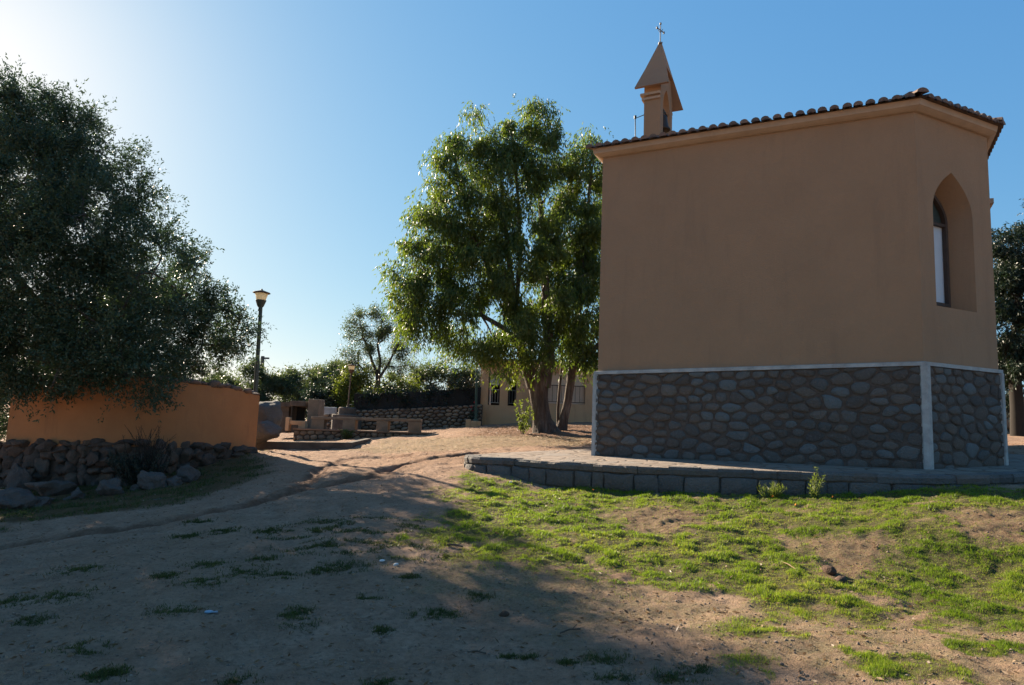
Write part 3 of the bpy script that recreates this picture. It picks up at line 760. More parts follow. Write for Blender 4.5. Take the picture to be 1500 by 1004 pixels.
# ---------------------------------------------------------------- paved terrace
tr = empty('paved_terrace', (2.7, 10.9, 0.8), 'low stone edged terrace of worn flagstones wrapping round the chapel base', 'terrace')
fine = []
TP = [Vector(p) for p in TERR]
for i in range(len(TP)):                # resample the outline
    a, b = TP[i], TP[(i+1) % len(TP)]; k = max(1, int((b-a).length/.15))
    p_, n_ = TP[i-1], TP[(i+2) % len(TP)]
    for j in range(k):
        t = j/k; fine.append(.5*((2*a)+(b-p_)*t+(2*p_-5*a+4*b-n_)*t*t+(3*a-p_-3*b+n_)*t**3))
bm = bmesh.new(); vsb = [bm.verts.new((p.x-2.7, p.y-10.9, terr_z(p.x, p.y)-.8+.006)) for p in fine]
bm.faces.new(vsb); bmesh.ops.triangulate(bm, faces=bm.faces[:])
me = bpy.data.meshes.new('paving'); bm.to_mesh(me); bm.free(); me.materials.append(M['paving'])
o = bpy.data.objects.new('paving', me); S.collection.objects.link(o); o.parent = tr
edge = fine+[fine[0]]
acc = [0]
for a, b in zip(edge, edge[1:]): acc.append(acc[-1]+(b-a).length)
acc = np.array(acc); XY = np.array([(p.x, p.y) for p in edge])
i1 = next(i for i, p in enumerate(fine) if (p-Vector(TERR[12])).length < .1)
def tf(s, t, o, s0=0):
    s = s0+s; x = np.interp(s, acc, XY[:, 0]); y = np.interp(s, acc, XY[:, 1]); x2 = np.interp(s+.05, acc, XY[:, 0]); y2 = np.interp(s+.05, acc, XY[:, 1]); x1 = np.interp(s-.05, acc, XY[:, 0]); y1 = np.interp(s-.05, acc, XY[:, 1])
    dx, dy = x2-x1, y2-y1; l = math.hypot(dx, dy)+1e-9; nx_, ny_ = dy/l, -dx/l
    return Vector((x+nx_*o, y+ny_*o, terr_z(x, y)+t))
back = MB(); cap = MB(); blk = MB(); rs = np.random.RandomState(9); LT = acc[i1]
ss = np.arange(0, LT, .12)
vs = []
for s in ss: vs += [tf(s, -.6, -.03), tf(s, -.012, -.03)]
back.add(vs, [(2*i, 2*i+2, 2*i+3, 2*i+1) for i in range(len(ss)-1)]); M['terrace_mortar'] = plain('terrace_mortar', (.105,.094,.082), .95, .2, 12, .8, .02, 40); back.build('wall_core', M['terrace_mortar'], tr)
stones(blk, courses(LT, [(-.66, -.40), (-.395, -.118)], (.2, .58), rs), tf, .003, .028, rs, .1, -.06, .9, .035)
blk.build('edge_block', M['terrace_stone'], tr)
for poly in courses(LT, [(0, 1)], (.22, .55), rs):
    a = min(p[0] for p in poly)+.006; b = max(p[0] for p in poly)-.006; h = rs.uniform(-.008, .012); pr = rs.uniform(.0, .035); tk = rs.uniform(.10, .118); rr = rs.rand()
    ks = 4; vs = []
    for i in range(ks):
        s = a+(b-a)*i/(ks-1); e_ = -.012 if i in (0, ks-1) else 0
        for t, o in ((-tk, -.2), (-tk+rs.uniform(0, .015), pr+e_), (-.025, pr+.012+e_+rs.uniform(-.006, .006)), (h+.012, pr-.012+e_), (h+.016, -.26), (-.02, -.28)):
            vs.append(tf(s, t, o))
    fs = [(i*6+j, (i+1)*6+j, (i+1)*6+j+1, i*6+j+1) for i in range(ks-1) for j in range(5)]+[tuple(range(6)), tuple(range((ks-1)*6, ks*6))[::-1]]
    cap.add(vs, fs, rr)
cap.build('cap_stone', M['terrace_stone'], tr)

# ---------------------------------------------------------------- orange rendered garden wall on the left
WP = [(8,14.6),(60,14.35),(130,14.2),(200,14.4),(270,15.0),(330,15.9),(374,16.8)]
TOPY = [(8,561),(60,555),(130,553),(200,553),(270,561),(330,569),(374,580)]
BOTY = [(8,649),(60,648),(130,648),(200,649),(270,651),(330,653),(374,657)]
wx = np.linspace(8, 374, 60); wY = np.interp(wx, *zip(*WP)); wY = np.convolve(np.pad(wY, 4, 'reflect', reflect_type='odd'), np.ones(9)/9, 'valid')
top = [P(x, np.interp(x, *zip(*TOPY)), y) for x, y in zip(wx, wY)]; bot = [P(x, np.interp(x, *zip(*BOTY)), y) for x, y in zip(wx, wY)]
WC = [Vector((b.x, b.y)) for b in bot]; wzt = [t.z for t in top]; wzb = [b.z for b in bot]
gw = empty('garden_wall', (WC[30].x, WC[30].y, gz(WC[30].x, WC[30].y)), 'curved orange rendered wall with rough stone base under the big olive tree', 'wall')
TH = .34
def wn(i):
    d = (WC[min(i+1, 59)]-WC[max(i-1, 0)]).normalized(); return Vector((d.y, -d.x))
m = MB(); vs = []
for i in range(60):
    f_ = WC[i]; b_ = f_-wn(i)*TH
    vs += [(f_.x, f_.y, wzb[i]-.25), (f_.x, f_.y, wzt[i]), (b_.x, b_.y, wzt[i]), (b_.x, b_.y, wzb[i]-.4)]
fs = [(4*i+j, 4*i+4+j, 4*i+4+(j+1) % 4, 4*i+(j+1) % 4) for i in range(59) for j in range(4)]+[(0,1,2,3), (239,238,237,236)]
m.add(vs, fs, .5); m2 = MB(); v2 = []
for i in range(60):
    f_ = WC[i]+wn(i)*.02; b_ = WC[i]-wn(i)*(TH+.02); v2 += [(f_.x, f_.y, -1), (f_.x, f_.y, wzb[i]-.08), (b_.x, b_.y, wzb[i]-.08), (b_.x, b_.y, -1)]
m2.add(v2, fs, .5); m2.build('base_core', M['mortar'], gw); m.build('rendered_wall', M['wall_orange'], gw)
wa = np.r_[0, np.cumsum([(WC[i+1]-WC[i]).length for i in range(59)])]; WX = np.array([(p.x, p.y) for p in WC])
def wat(s):
    x = np.interp(s, wa, WX[:, 0]); y = np.interp(s, wa, WX[:, 1]); i = min(int(np.interp(s, wa, np.arange(60))), 59); n_ = wn(i)
    return Vector((x, y)), n_, float(np.interp(s, wa, wzt)), float(np.interp(s, wa, wzb))
m = MB(); rs = np.random.RandomState(21); s = 0
while s < wa[-1]-.05:
    for row in (0, 1):
        p, n_, zt, zb_ = wat(s); w_ = rs.uniform(.10, .22); h_ = rs.uniform(.05, .10)
        o = -.04 if row == 0 else -.26
        q = p+n_*(o+rs.uniform(-.02, .02))
        rock(m, (q.x, q.y, zt+h_*.55), (w_, rs.uniform(.09, .14), h_), rs.randint(9999), rot=math.atan2(-n_.x, n_.y)+rs.uniform(-.2, .2), sub=2)
    s += w_*1.55
M['cap_rubble'] = stone('wall_cap_stone', [(.20,.12,.08), (.15,.10,.08), (.24,.15,.10), (.13,.10,.09)])
m.build('cap', M['cap_rubble'], gw)
m = MB(); s = -.3                       # rubble base courses, climbing out of the ground
while s < wa[-1]:
    p, n_, zt, zb_ = wat(max(s, 0)); q0 = p+n_*.12
    if s < 0: q0 = q0 + Vector((s, 0))
    g0 = gz(q0.x, q0.y); z = g0-.05; w_ = rs.uniform(.14, .24)
    while z < zb_-.04:
        h_ = min(rs.uniform(.08, .19), max(.07, (zb_-z)/2+.03)); lev = (z-g0)/max(zb_-g0, .2)
        q = p+n_*(.04*(1-lev)+rs.uniform(-.06, .05)); 
        if s < 0: q = q+Vector((s, 0))
        rock(m, (q.x+rs.uniform(-.05, .05), q.y, z+h_), (w_*rs.uniform(.8, 1.15), rs.uniform(.13, .2), h_*1.15), rs.randint(9999), rot=math.atan2(-n_.x, n_.y)+rs.uniform(-.5, .5), sub=3, rough=.75)
        z += h_*1.5
    s += w_*1.35
m.build('rubble_base', M['rubble'], gw)
# ---------------------------------------------------------------- boulders at the foot of the garden wall
BL = [((75,716),.60,.40,.24,'broad flat grey boulder lying lowest in the rubble under the orange wall'),
      ((22,712),.34,.30,.34,'dark upright boulder near the left end of the orange wall'),
      ((2,738),.50,.40,.26,'large shadowed boulder lying furthest left in front of the orange wall'),
      ((158,716),.26,.22,.17,'pale rounded boulder in front of the dry dark bush'),
      ((181,703),.24,.2,.19,'brown rounded boulder leaning on the rubble base below the bush'),
      ((138,700),.15,.14,.1,'small pale stone between the flat boulder and the bush'),
      ((199,708),.15,.13,.11,'small buff stone just right of the bush foot'),
      ((222,706),.32,.24,.24,'angular tilted boulder right of the dry bush'),
      ((251,702),.22,.2,.15,'mid sized brown boulder below the right half of the orange wall'),
      ((277,694),.27,.22,.2,'rightmost loose boulder resting on the wall base'),
      ((110,722),.22,.2,.12,'low stone in front of the flat boulder'),
      ((48,732),.30,.26,.14,'half buried flat stone at the front of the rubble pile'),
      ((232,722),.11,.08,.04,'small whitish stone lying alone on the shaded verge')]
for k, ((px, py), a, b, c, lab) in enumerate(BL):
    x, y = gpix(px, py+10); z = gz(x, y)-.04
    if k < 12: a, b, c = a*.92, b*.95, c*1.15
    o_ = empty('boulder', (x, y+b*.4, z), lab, 'boulder', 'loose boulders below the orange wall'); m = MB()
    rock(m, (x, y+b*.4, z+c*.62), (a, b, c), 300+k, rnd=None if k != 12 else 1, sub=4, rough=.7, rot=R_.uniform(-.4, .4))
    o2 = m.build('stone', M['boulder'], o_)

# ---------------------------------------------------------------- lamps
def lamp(base, top, hs, label, mat, pr=.045, group=None, base_z=None, name='street_lamp'):
    base = Vector(base); top = Vector(top)
    t = empty(name, base, label, 'lamp', group)
    m = MB(); m.tube([base-Vector((0,0,.1)), base+(top-base)*.45, top-(top-base).normalized()*hs*.9], [pr*1.1, pr, pr*.85], 12)
    m.lathe(base, [(pr*2.2, -.02), (pr*2.2, .03), (pr*1.3, .06)], 12); m.build('post', mat, t)
    m = MB(); c = top-Vector((0,0,hs)); m.lathe(c, [(pr*.8, -.32*hs), (pr*1.1, -.3*hs), (.10*hs, -.12*hs), (.2*hs, .0), (.32*hs, .34*hs), (.34*hs, .38*hs), (.30*hs, .38*hs)], 16); m.build('neck', mat, t)
    m = MB(); m.lathe(c, [(.28*hs, .385*hs), (.40*hs, .80*hs), (.0, .80*hs)], 12, .5); m.build('lamp_shade', M['lamp_glass'], t)
    m = MB(); m.lathe(c, [(.0, .80*hs), (.44*hs, .80*hs), (.55*hs, .84*hs), (.52*hs, .88*hs), (.16*hs, 1.0*hs), (.06*hs, 1.04*hs), (.05*hs, 1.1*hs), (0, 1.13*hs)], 16, .5); m.build('cap', M['rust'], t)
    return t
b_ = P(373, 612, 17.9); tp = P(383.5, 426, 17.9); lamp((b_.x, b_.y, gz(b_.x, b_.y)), tp, .42, 'tall dark street lamp rising behind the right end of the orange wall', M['dark_metal'], .055)
# pedestal and garden lamp beyond the long bench
pY = 29.0
pb = P(509, 597, pY); gzz = gz(pb.x, pY)
pt_ = empty('lamp_pedestal', (pb.x, pY, gzz), 'round two tier concrete pedestal behind the long stone bench', 'pedestal'); m = MB()
m.lathe((pb.x, pY, 0), [(.62, gzz-.2), (.62, pb.z-.33), (.58, pb.z-.30), (.36, pb.z-.30), (.36, pb.z-.04), (.32, pb.z), (0, pb.z)], 20, .5, smooth=False); m.build('plinth', M['dark_concrete'], pt_)
tp = P(515.5, 534, pY+.05); lamp((pb.x+.02, pY, pb.z), tp, .36, 'thin garden lamp with a bright white head on the round concrete pedestal', M['rust'], .03)
gy_ = 28.2; gb = P(697, 617, gy_); gt = P(699, 510, gy_)
sb = empty('masonry_block', (gb.x, gy_, gz(gb.x, gy_)), 'pale square masonry block with a step at the foot of the green post', 'block'); m = MB(); zz = gz(gb.x, gy_)
m.box((gb.x, gy_, (gb.z+zz-.2)/2), (.40, .42, gb.z-zz+.2), 0, .5); m.box((gb.x-.30, gy_, zz+.1), (.20, .42, .36), 0, .5); m.build('block', M['bldg'], sb, .02)
lamp((gb.x, gy_, gb.z), gt, .36, 'green post lamp standing at the corner of the low ochre building', M['green_metal'], .05)

# ---------------------------------------------------------------- long stone bench on its ledge
BY = 24.0
def rng(px0, px1, py, Y): a = P(px0, py, Y); b = P(px1, py, Y); return a.x, b.x, (a.z+b.z)/2
x0, x1, zt = rng(430, 628, 629.5, BY-.15); g0 = gz((x0+x1)/2, BY)
lg = empty('stone_ledge', ((x0+x1)/2, BY, g0), 'long low rubble ledge carrying the stone bench', 'ledge')
m = MB(); zl, zr_ = P(430, 627.5, BY-.2).z, P(628, 634, BY-.2).z
m.prism([(x0, BY-.1), (x1, BY-.1), (x1, BY+1.0), (x0, BY+1.0)], g0-.6, [zl-.05, zr_-.05, zr_-.05, zl-.05]); lgc = m.build('core', M['mortar'], lg)
m = MB(); rs = np.random.RandomState(4)
stones(m, cells(x1-x0, 1.0, .24, .16, rs), lambda s, t, o: Vector((x0+s, BY-.1-o, (zl+(zr_-zl)*s/(x1-x0))-.06-1.0+t)), .015, .05, rs); m.build('stone', M['far_stone'], lgc)
m = MB(); m.prism([(x0-.02, BY-.18), (x1+.03, BY-.18), (x1+.03, BY+1.02), (x0-.02, BY+1.02)], [zl-.05, zr_-.05, zr_-.05, zl-.05], [zl, zr_, zr_, zl]); m.build('slab', M['trough'], lg)
bx0, bx1, _ = rng(456, 617, 614, BY); z0_, z1_ = P(456, 610, BY).z, P(617, 614.5, BY).z
bn = empty('stone_bench', ((bx0+bx1)/2, BY+.2, zl), 'long concrete bench slab on four square piers along the ledge', 'bench')
m = MB(); m.prism([(bx0, BY-.02), (bx1, BY-.02), (bx1, BY+.45), (bx0, BY+.45)], [z0_-.10, z1_-.08, z1_-.08, z0_-.10], [z0_, z1_, z1_, z0_]); m.build('seat', M['concrete'], bn, .012)
for a, b in ((455.5,474.5), (502,520.5), (551.5,569), (598,616)):
    xa, xb, _ = rng(a, b, 620, BY); xm = (xa+xb)/2; zt_ = z0_+(z1_-z0_)*(xm-bx0)/(bx1-bx0)-.10; zb_ = zl+(zr_-zl)*(xm-x0)/(x1-x0)
    m = MB(); m.box((xm, BY+.2, (zt_+zb_)/2), (xb-xa, .42, zt_-zb_+.02), 0, None, .006); m.build('leg', M['concrete'], bn, .015)
# old concrete cooking shelter left of the bench
CY = 25.0; ks = empty('outdoor_fireplace', (P(432, 610, CY).x, CY, gz(P(432, 610, CY).x, CY)), 'squat concrete outdoor fireplace with dark hearth and broad pillar left of the bench', 'fireplace')
def pbox(mb, px0, px1, py0, py1, Y, dep, jit=.004):
    a = P(px0, py1, Y); b = P(px1, py0, Y); mb.box(((a.x+b.x)/2, Y+dep/2, (a.z+b.z)/2), (abs(b.x-a.x), dep, abs(b.z-a.z)), 0, None, jit)
m = MB(); pbox(m, 403, 424, 594, 634, CY+.4, .5); pbox(m, 402, 450, 590.5, 595, CY+.3, .9); m.build('back_wall', M['dark_concrete'], ks)
m = MB(); pbox(m, 424, 428, 595, 634, CY, .9); pbox(m, 424.5, 448, 588, 594.5, CY-.02, .95); pbox(m, 424, 448, 620, 634, CY+.02, .9); m.build('hearth', M['dark_concrete'], ks, .02)
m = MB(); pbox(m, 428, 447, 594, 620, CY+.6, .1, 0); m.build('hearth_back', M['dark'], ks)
m = MB(); pbox(m, 448, 467.5, 585, 634, CY-.03, .8); m.build('pillar', M['concrete'], ks, .02)
sx = P(432, 622, BY+.3); st = empty('low_block_bench', (sx.x, BY+.3, gz(sx.x, BY)), 'small buff masonry seat with a dark slot in front of the fireplace', 'seat'); m = MB()
pbox(m, 417, 424, 611.5, 631, BY+.25, .3); pbox(m, 424, 447, 617, 622, BY+.3, .3); pbox(m, 436, 447, 622, 631, BY+.3, .3); m.build('block', M['bldg'], st, .01)
# low rendered planter kerb
k0, k1, k2, k3 = P(372, 659, 19.6), P(515, 658.5, 19.6), P(543, 651.5, 22.2), P(392, 650, 22.0)
pl = empty('planter_kerb', (k1.x-2, 19.8, gz(k1.x-2, 19.8)), 'low reddish rendered kerb of an empty planting bed in front of the ledge', 'kerb'); m = MB()
zt_ = P(515, 648.5, 19.6).z; zt2 = P(376, 647, 19.6).z
for a, b, za, zb2 in ((k0, k1, zt2, zt_), (k1, k2, zt_, zt_+.08)):
    d = Vector((b.x-a.x, b.y-a.y)).normalized(); n_ = Vector((-d.y, d.x))*.18
    m.prism([(a.x, a.y), (b.x, b.y), (b.x+n_.x, b.y+n_.y), (a.x+n_.x, a.y+n_.y)], [z_-.5 for z_ in (za, zb2, zb2, za)], [za, zb2, zb2, za])
m.build('kerb', M['dark_concrete'], pl, .015)  # darker concrete colour stands in for shadow on the kerb front
M['pale_granite'] = stone('pale_granite', [(.16,.15,.14), (.12,.112,.105), (.20,.185,.17)], .9, None, 6, .07)
# two granite boulders by the lamp
for k, (px, py, Y, sz, lab) in enumerate([(381, 609, 19.6, (.60,.5,.74), 'big smooth grey granite boulder behind the right end of the orange wall'), (392, 631, 18.9, (.42,.4,.34), 'rough lower granite boulder in front of the smooth one')]):
    c = P(px, py, Y); o_ = empty('boulder', (c.x, c.y, gz(c.x, c.y)), lab, 'boulder', 'granite boulders beside the lamp'); m = MB(); rock(m, c, sz, 71+k, rough=.35, rot=.4, sub=4); m.build('stone', M['pale_granite'], o_)
# far retaining wall with netting fence
FY = 29.6
def wz(px, py): return P(px, py, FY)
xa, xb = wz(472, 610).x, wz(706, 610).x
sw = empty('dry_stone_wall', ((xa+xb)/2, FY, gz((xa+xb)/2, FY)), 'long dry stone retaining wall below the dark netting fence', 'wall')
ztop = lambda x: np.interp(x, [xa, wz(520, 601).x, wz(620, 596.5).x, wz(698, 592.5).x, xb], [wz(472, 607).z, wz(520, 601).z, wz(620, 597).z, wz(698, 593).z, wz(706, 592).z])
m = MB(); n = 24; vs = []
for i in range(n+1):
    x = xa+(xb-xa)*i/n; vs += [(x, FY, .6), (x, FY, ztop(x)-.03), (x, FY+.5, ztop(x)-.03), (x, FY+.5, .6)]
m.add(vs, [(4*i+j, 4*i+4+j, 4*i+4+(j+1) % 4, 4*i+(j+1) % 4) for i in range(n) for j in range(3)]+[(0,1,2,3), (4*n+3,4*n+2,4*n+1,4*n)]); swc = m.build('core', M['mortar'], sw)
m = MB(); rs = np.random.RandomState(8); stones(m, cells(xb-xa, 1.7, .27, .145, rs, .06), lambda s, t, o: Vector((xa+s, FY-o, ztop(xa+s)-1.7+t)), .016, .07, rs); m.build('stone', M['far_stone'], swc)
nf = empty('netting_fence', ((xa+xb)/2, FY+.3, ztop((xa+xb)/2)), 'dark shade netting fence standing on the dry stone wall', 'fence')
xs_ = np.linspace(wz(516, 590).x, wz(704, 580).x, 90); tz = np.interp(xs_, [xs_[0], wz(600, 574).x, xs_[-1]], [wz(516, 577).z, wz(600, 574).z, wz(700, 567).z]); m = MB(); vs = []
for x, t_ in zip(xs_, tz):
    zb_ = ztop(x)-.05
    for k in range(5):
        z = zb_+(t_-zb_)*k/4; vs.append((x, FY+.3+.05*float(fbm(np.array([x*3.]), np.array([z*1.5]), 3)[0]), z+.03*float(perlin(np.array([x*2.]), np.array([k*1.]))[0])))
m.add(vs, [(5*i+k, 5*i+5+k, 5*i+6+k, 5*i+1+k) for i in range(89) for k in range(4)], .5, True); m.build('netting', M['net'], nf)
for px in (519, 556, 592, 628, 664, 697):
    m = MB(); q = wz(px, 590); z1 = float(np.interp(q.x, xs_, tz)); m.tube([(q.x, FY+.36, z1-1.2), (q.x, FY+.36, z1+.04)], .03, 8); m.build('post', M['iron'], nf)
CRB = [((float(x), FY+.38, float(np.interp(x, xs_, tz))-.15+.2*math.sin(x*2.1)), .42) for x in np.linspace(xs_[0]+.3, xs_[-1]-.2, 12)]
_creeper = (CRB, nf)
# pale house and white wall in the distance
hY = 75.
h0, h1 = P(656, 575, hY), P(722, 552, hY); hz = P(670, 551, hY).z
ho = empty('distant_house', ((h0.x+h1.x)/2, hY, 1.8), 'distant pale house with grey hipped roof beyond the netting fence', 'house'); m = MB()
m.box(((h0.x+h1.x)/2, hY+3, (hz+1)/2), (h1.x-h0.x, 6, hz-1)); m.build('wall', M['bldg_pale'], ho)
m = MB(); zr2 = P(700, 540, hY).z; a, b = h0.x-.4, h1.x+.4
m.add([(a, hY-.4, hz), (b, hY-.4, hz), (b, hY+6.4, hz), (a, hY+6.4, hz), (a+3, hY+3, zr2), (b-1, hY+3, zr2)], [(0,1,5,4), (1,2,5), (2,3,4,5), (3,0,4), (3,2,1,0)]); m.build('roof', M['iron'], ho)
for px in (664, 676, 688):
    q = P(px, 563, hY-.02); m = MB(); m.box((q.x, hY-.02, q.z), (.8, .08, 1.0)); m.build('window', M['dark'], ho)
ww = P(478, 602, 31.5); wo = empty('low_white_wall', (ww.x, 31.5, gz(ww.x, 31.5)), 'short sunlit whitish wall glimpsed between fireplace and pedestal', 'wall'); m = MB(); pbox(m, 466, 492, 597, 616, 31.5, .3, .02)
m.build('render', M['white_trim'], wo, .03)

# ---------------------------------------------------------------- low ochre building behind the eucalyptus
M['porch_pale'] = plain('porch_lit_pale', (.62,.48,.37), .9, .05, 3, .2)  # pale plaster, lightened in colour to look sunlit
QY = 30.0; q0 = P(703, 600, QY)
bd = empty('ochre_building', (q0.x+3, QY, 1.7), 'low flat roofed ochre building with barred openings behind the eucalyptus trunks', 'building')
BX = 9.0; zr_t = P(703, 529, QY).z
def zz_(py, px=720): return P(px, py, QY).z
m = MB()
def fb(px0, px1, z0, z1, dep=.3, y=QY): 
    a = P(px0, 580, QY).x if px0 is not None else 0; b = P(px1, 580, QY).x if px1 is not None else BX
    m.box(((a+b)/2, y+dep/2, (z0+z1)/2), (b-a, dep, z1-z0), 0, .5)
zs_ = zz_(593.5); zh = zz_(548); gb0 = 1.2
fb(703, 800, gb0, zs_); fb(703, 715, zs_, zh); fb(732, 744, zs_, zh); fb(756, 800, zs_, zh); fb(703, 800, zh, zr_t)
zs3 = zz_(592, 830)-.0; zh3 = zz_(546, 830)
fb(800, None, gb0, zs3-.004); fb(857, 905, zs3-.004, zh3); fb(800, None, zh3, zr_t-.003)
m.box((q0.x+.15, QY+.3+2.5, (gb0+zr_t)/2), (.3, 5.0, zr_t-gb0-.01), 0, .5)
m.build('wall', M['bldg'], bd)
m = MB(); a = P(798, 580, QY).x; m.box(((a+BX)/2, QY+.22, (gb0+zr_t)/2), (BX-a, .2, zr_t-gb0-.02), 0, .5); m.build('porch_wall', M['porch_pale'], bd)
m = MB(); m.box(((q0.x+BX)/2-.05, QY+2.3, zr_t+.05), (BX-q0.x+.35, 5.3, .10), 0, .5); m.build('roof_slab', M['rust'], bd)
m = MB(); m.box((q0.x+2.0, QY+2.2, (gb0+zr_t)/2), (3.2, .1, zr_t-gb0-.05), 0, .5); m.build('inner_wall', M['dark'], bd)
for px0, px1, k in ((715, 732, .36), (744, 756, .2)):
    a, b = P(px0, 580, QY).x, P(px1, 580, QY).x; fr = MB(); ztt = zh; zm = zh-(zh-zs_)*k
    for (cx_, cz_, sx_, sz_) in (((a+.02), (zs_+ztt)/2, .04, ztt-zs_-.02), ((b-.02), (zs_+ztt)/2, .04, ztt-zs_-.02), ((a+b)/2, zm, b-a-.09, .04)):
        fr.box((cx_, QY+.2, cz_), (sx_, .05, sz_), 0, .5)
    fo = fr.build('window', M['frame'], bd)
    g = MB(); g.box(((a+b)/2, QY+.21, (zm+ztt)/2), (b-a-.09, .02, ztt-zm-.05), 0, .5); g.build('pane', M['sky_glass'], fo)
def railing(px0, px1, z0, z1, mat, step=.13, lab='railing'):
    a, b = P(px0, 580, QY).x, P(px1, 580, QY).x; r = MB()
    r.tube([(a, QY-.03, z1), (b, QY-.03, z1)], .02, 6); r.tube([(a, QY-.03, z0), (b, QY-.03, z0)], .016, 6)
    x = a+.04
    while x < b: r.tube([(x, QY-.03, z0), (x, QY-.03, z1)], .011, 6, False); x += step
    r.build(lab, mat, bd)
railing(716, 731, zz_(590), zz_(571), M['iron_pale'], .12); railing(745, 755, zz_(590), zz_(571), M['iron'], .12)
railing(801, 857, zz_(589.5, 830), zz_(565.5, 830), M['rust'], .2)

# ---------------------------------------------------------------- poles and wires
def pole(px, py0, py1, Y, r, lab, px1=None):
    t = P(px, py0, Y); b = P(px1 or px, py1, Y); o_ = empty('utility_pole', (b.x, Y, gz(b.x, Y)), lab, 'pole'); m = MB()
    m.tube([(b.x, Y, gz(b.x, Y)-.2), t], [r*1.25, r], 8); m.build('post', M['wood_pole'], o_); return t, o_
t1, po = pole(385, 522, 600, 42, .11, 'grey wooden utility pole carrying wires above the olive trees', 381)
m = MB(); m.box((t1.x+.15, 42, t1.z-.12), (.5, .1, .1)); m.build('crossarm', M['wood_pole'], po)
pole(525, 514, 590, 40, .05, 'thin bare pole rising beside the sparse tree')
for (a, b, lab) in ((P(386, 523.5, 42), P(300, 548, 38), 'thin overhead wire running left from the utility pole'), (P(386, 523.5, 42), P(446, 572, 36), 'thin overhead wire dropping right from the utility pole')):
    m = MB(); pts = [a.lerp(b, t)-Vector((0, 0, 1.2*t*(1-t))) for t in np.linspace(0, 1, 12)]
    m.tube(pts, .012, 5); tag(m.build('overhead_wire', M['cable']), lab, 'wire')

# ---------------------------------------------------------------- vegetation
def leaf_mesh(name, pts, dirs, L, Wd, mat, parent, rnd, rs, tri=False):
    n = len(pts); dirs = dirs/np.linalg.norm(dirs, axis=1, keepdims=True)
    s = np.cross(dirs, rs.normal(size=(n, 3))); s /= np.linalg.norm(s, axis=1, keepdims=True)+1e-9
    L = (L*rs.uniform(.7, 1.25, n))[:, None]; W_ = (Wd*rs.uniform(.75, 1.2, n))[:, None]
    if tri:
        V = np.stack([pts-s*W_/2, pts+s*W_/2, pts+dirs*L], 1).reshape(-1, 3); F = np.arange(3*n).reshape(n, 3)
    else:
        md = pts+dirs*L*.45; V = np.stack([pts, md+s*W_/2, pts+dirs*L, md-s*W_/2], 1).reshape(-1, 3); F = np.arange(4*n).reshape(n, 4)
    return np_mesh(name, V, F, mat, parent, rnd)
def unit(rs, n): v = rs.normal(size=(n, 3)); return v/np.linalg.norm(v, axis=1, keepdims=True)
def crown(blobs, dens, L, Wd, mat, parent, seed, rsub=.26, down=0., out=.5, sq=(1,1,1), name='crown', shell=.45, sub_n=14, kind=None, strand=None):
    rs = np.random.RandomState(seed); PT = []; DR = []; RN = []; subs = []
    for bi, (c, r) in enumerate(blobs):
        c = np.array(c); ns = max(4, int(sub_n*r*r/ (rsub/.26)**2)); nl = int(dens*r*r/ns)+1; br = rs.rand()
        for k in range(ns):
            d = unit(rs, 1)[0]; rr = r*(shell+(1-shell)*rs.rand()**.6)*rs.uniform(.75, 1.12); sc = c+d*rr*np.array(sq)
            subs.append((bi, sc)); q = rsub*rs.uniform(.6, 1.3)
            if strand:
                nst = max(2, nl//strand); base = sc+rs.normal(size=(nst, 3))*q*.6
                tt = rs.rand(nst, strand)[..., None]; dd = unit(rs, nst)*.6+d*out; dd[:, 2] -= down; dd /= np.linalg.norm(dd, axis=1, keepdims=True)
                p = (base[:, None]+dd[:, None]*tt*q*1.6+rs.normal(size=(nst, strand, 3))*q*.08).reshape(-1, 3)
                e = np.repeat(dd, strand, 0)*.8+unit(rs, nst*strand)*.7; e[:, 2] -= down*.6
            else:
                p = sc+rs.normal(size=(nl, 3))*q*.5; e = unit(rs, nl)+(p-c)/r*out; e[:, 2] -= down
            PT.append(p); DR.append(e); RN.append(np.clip(rs.rand(len(p))*.5+rs.rand()*.3+br*.2, 0, 1))
    o_ = leaf_mesh(name or 'crown', np.concatenate(PT), np.concatenate(DR), L, Wd, mat, parent, np.concatenate(RN), rs)
    return o_, subs
def bend(a, b, rs, n=6, sag=.12):
    a = Vector(a); b = Vector(b); L = (b-a).length; o1 = Vector(rs.normal(size=3))*L*sag; out = []
    for i in range(n+1):
        t = i/n; out.append(a.lerp(b, t)+o1*math.sin(math.pi*t)+Vector(rs.normal(size=3))*L*.012*(0 < i < n))
    return out
def limbs(mb, start, blobs, subs, r0_, rs, twigs=.4, r1=.02, sag=.1):
    start = [Vector(s) for s in start]; paths = []
    for bi, (c, r) in enumerate(blobs):
        c = Vector(c); cand = [(abs((s-c).length)*(1 if s.z < c.z else 1.6), s, rr) for s, rr in zip(start, r0_)]
        for pth, rl in paths:
            for i, p in enumerate(pth[2:]): cand.append(((p-c).length*(1 if p.z < c.z else 1.8)*1.05, p, max(rl*(1-(i+2)/(len(pth)+1))*.8, r1)))
        _, s, rr = min(cand, key=lambda t: t[0]); rr = min(rr, .05+.055*r+.012*(s-c).length)
        pth = bend(s, c, rs, 6, sag); mb.tube(pth, list(np.linspace(rr, max(rr*.35, r1), 7)), 7, False); paths.append((pth, rr))
        for b2, sc in subs:
            if b2 == bi and rs.rand() < twigs:
                mb.tube(bend(pth[rs.randint(3, 7)], sc, rs, 3, .08), [.018, .013, .009, .004], 4, False)
def blobs_px(lst): return [(tuple(P(a, b, c)), r) for a, b, c, r in lst]

crown(CRB, 2200, .11, .05, M['conifer_leaf'], nf, 77, rsub=.3, sub_n=10, name='creeper')
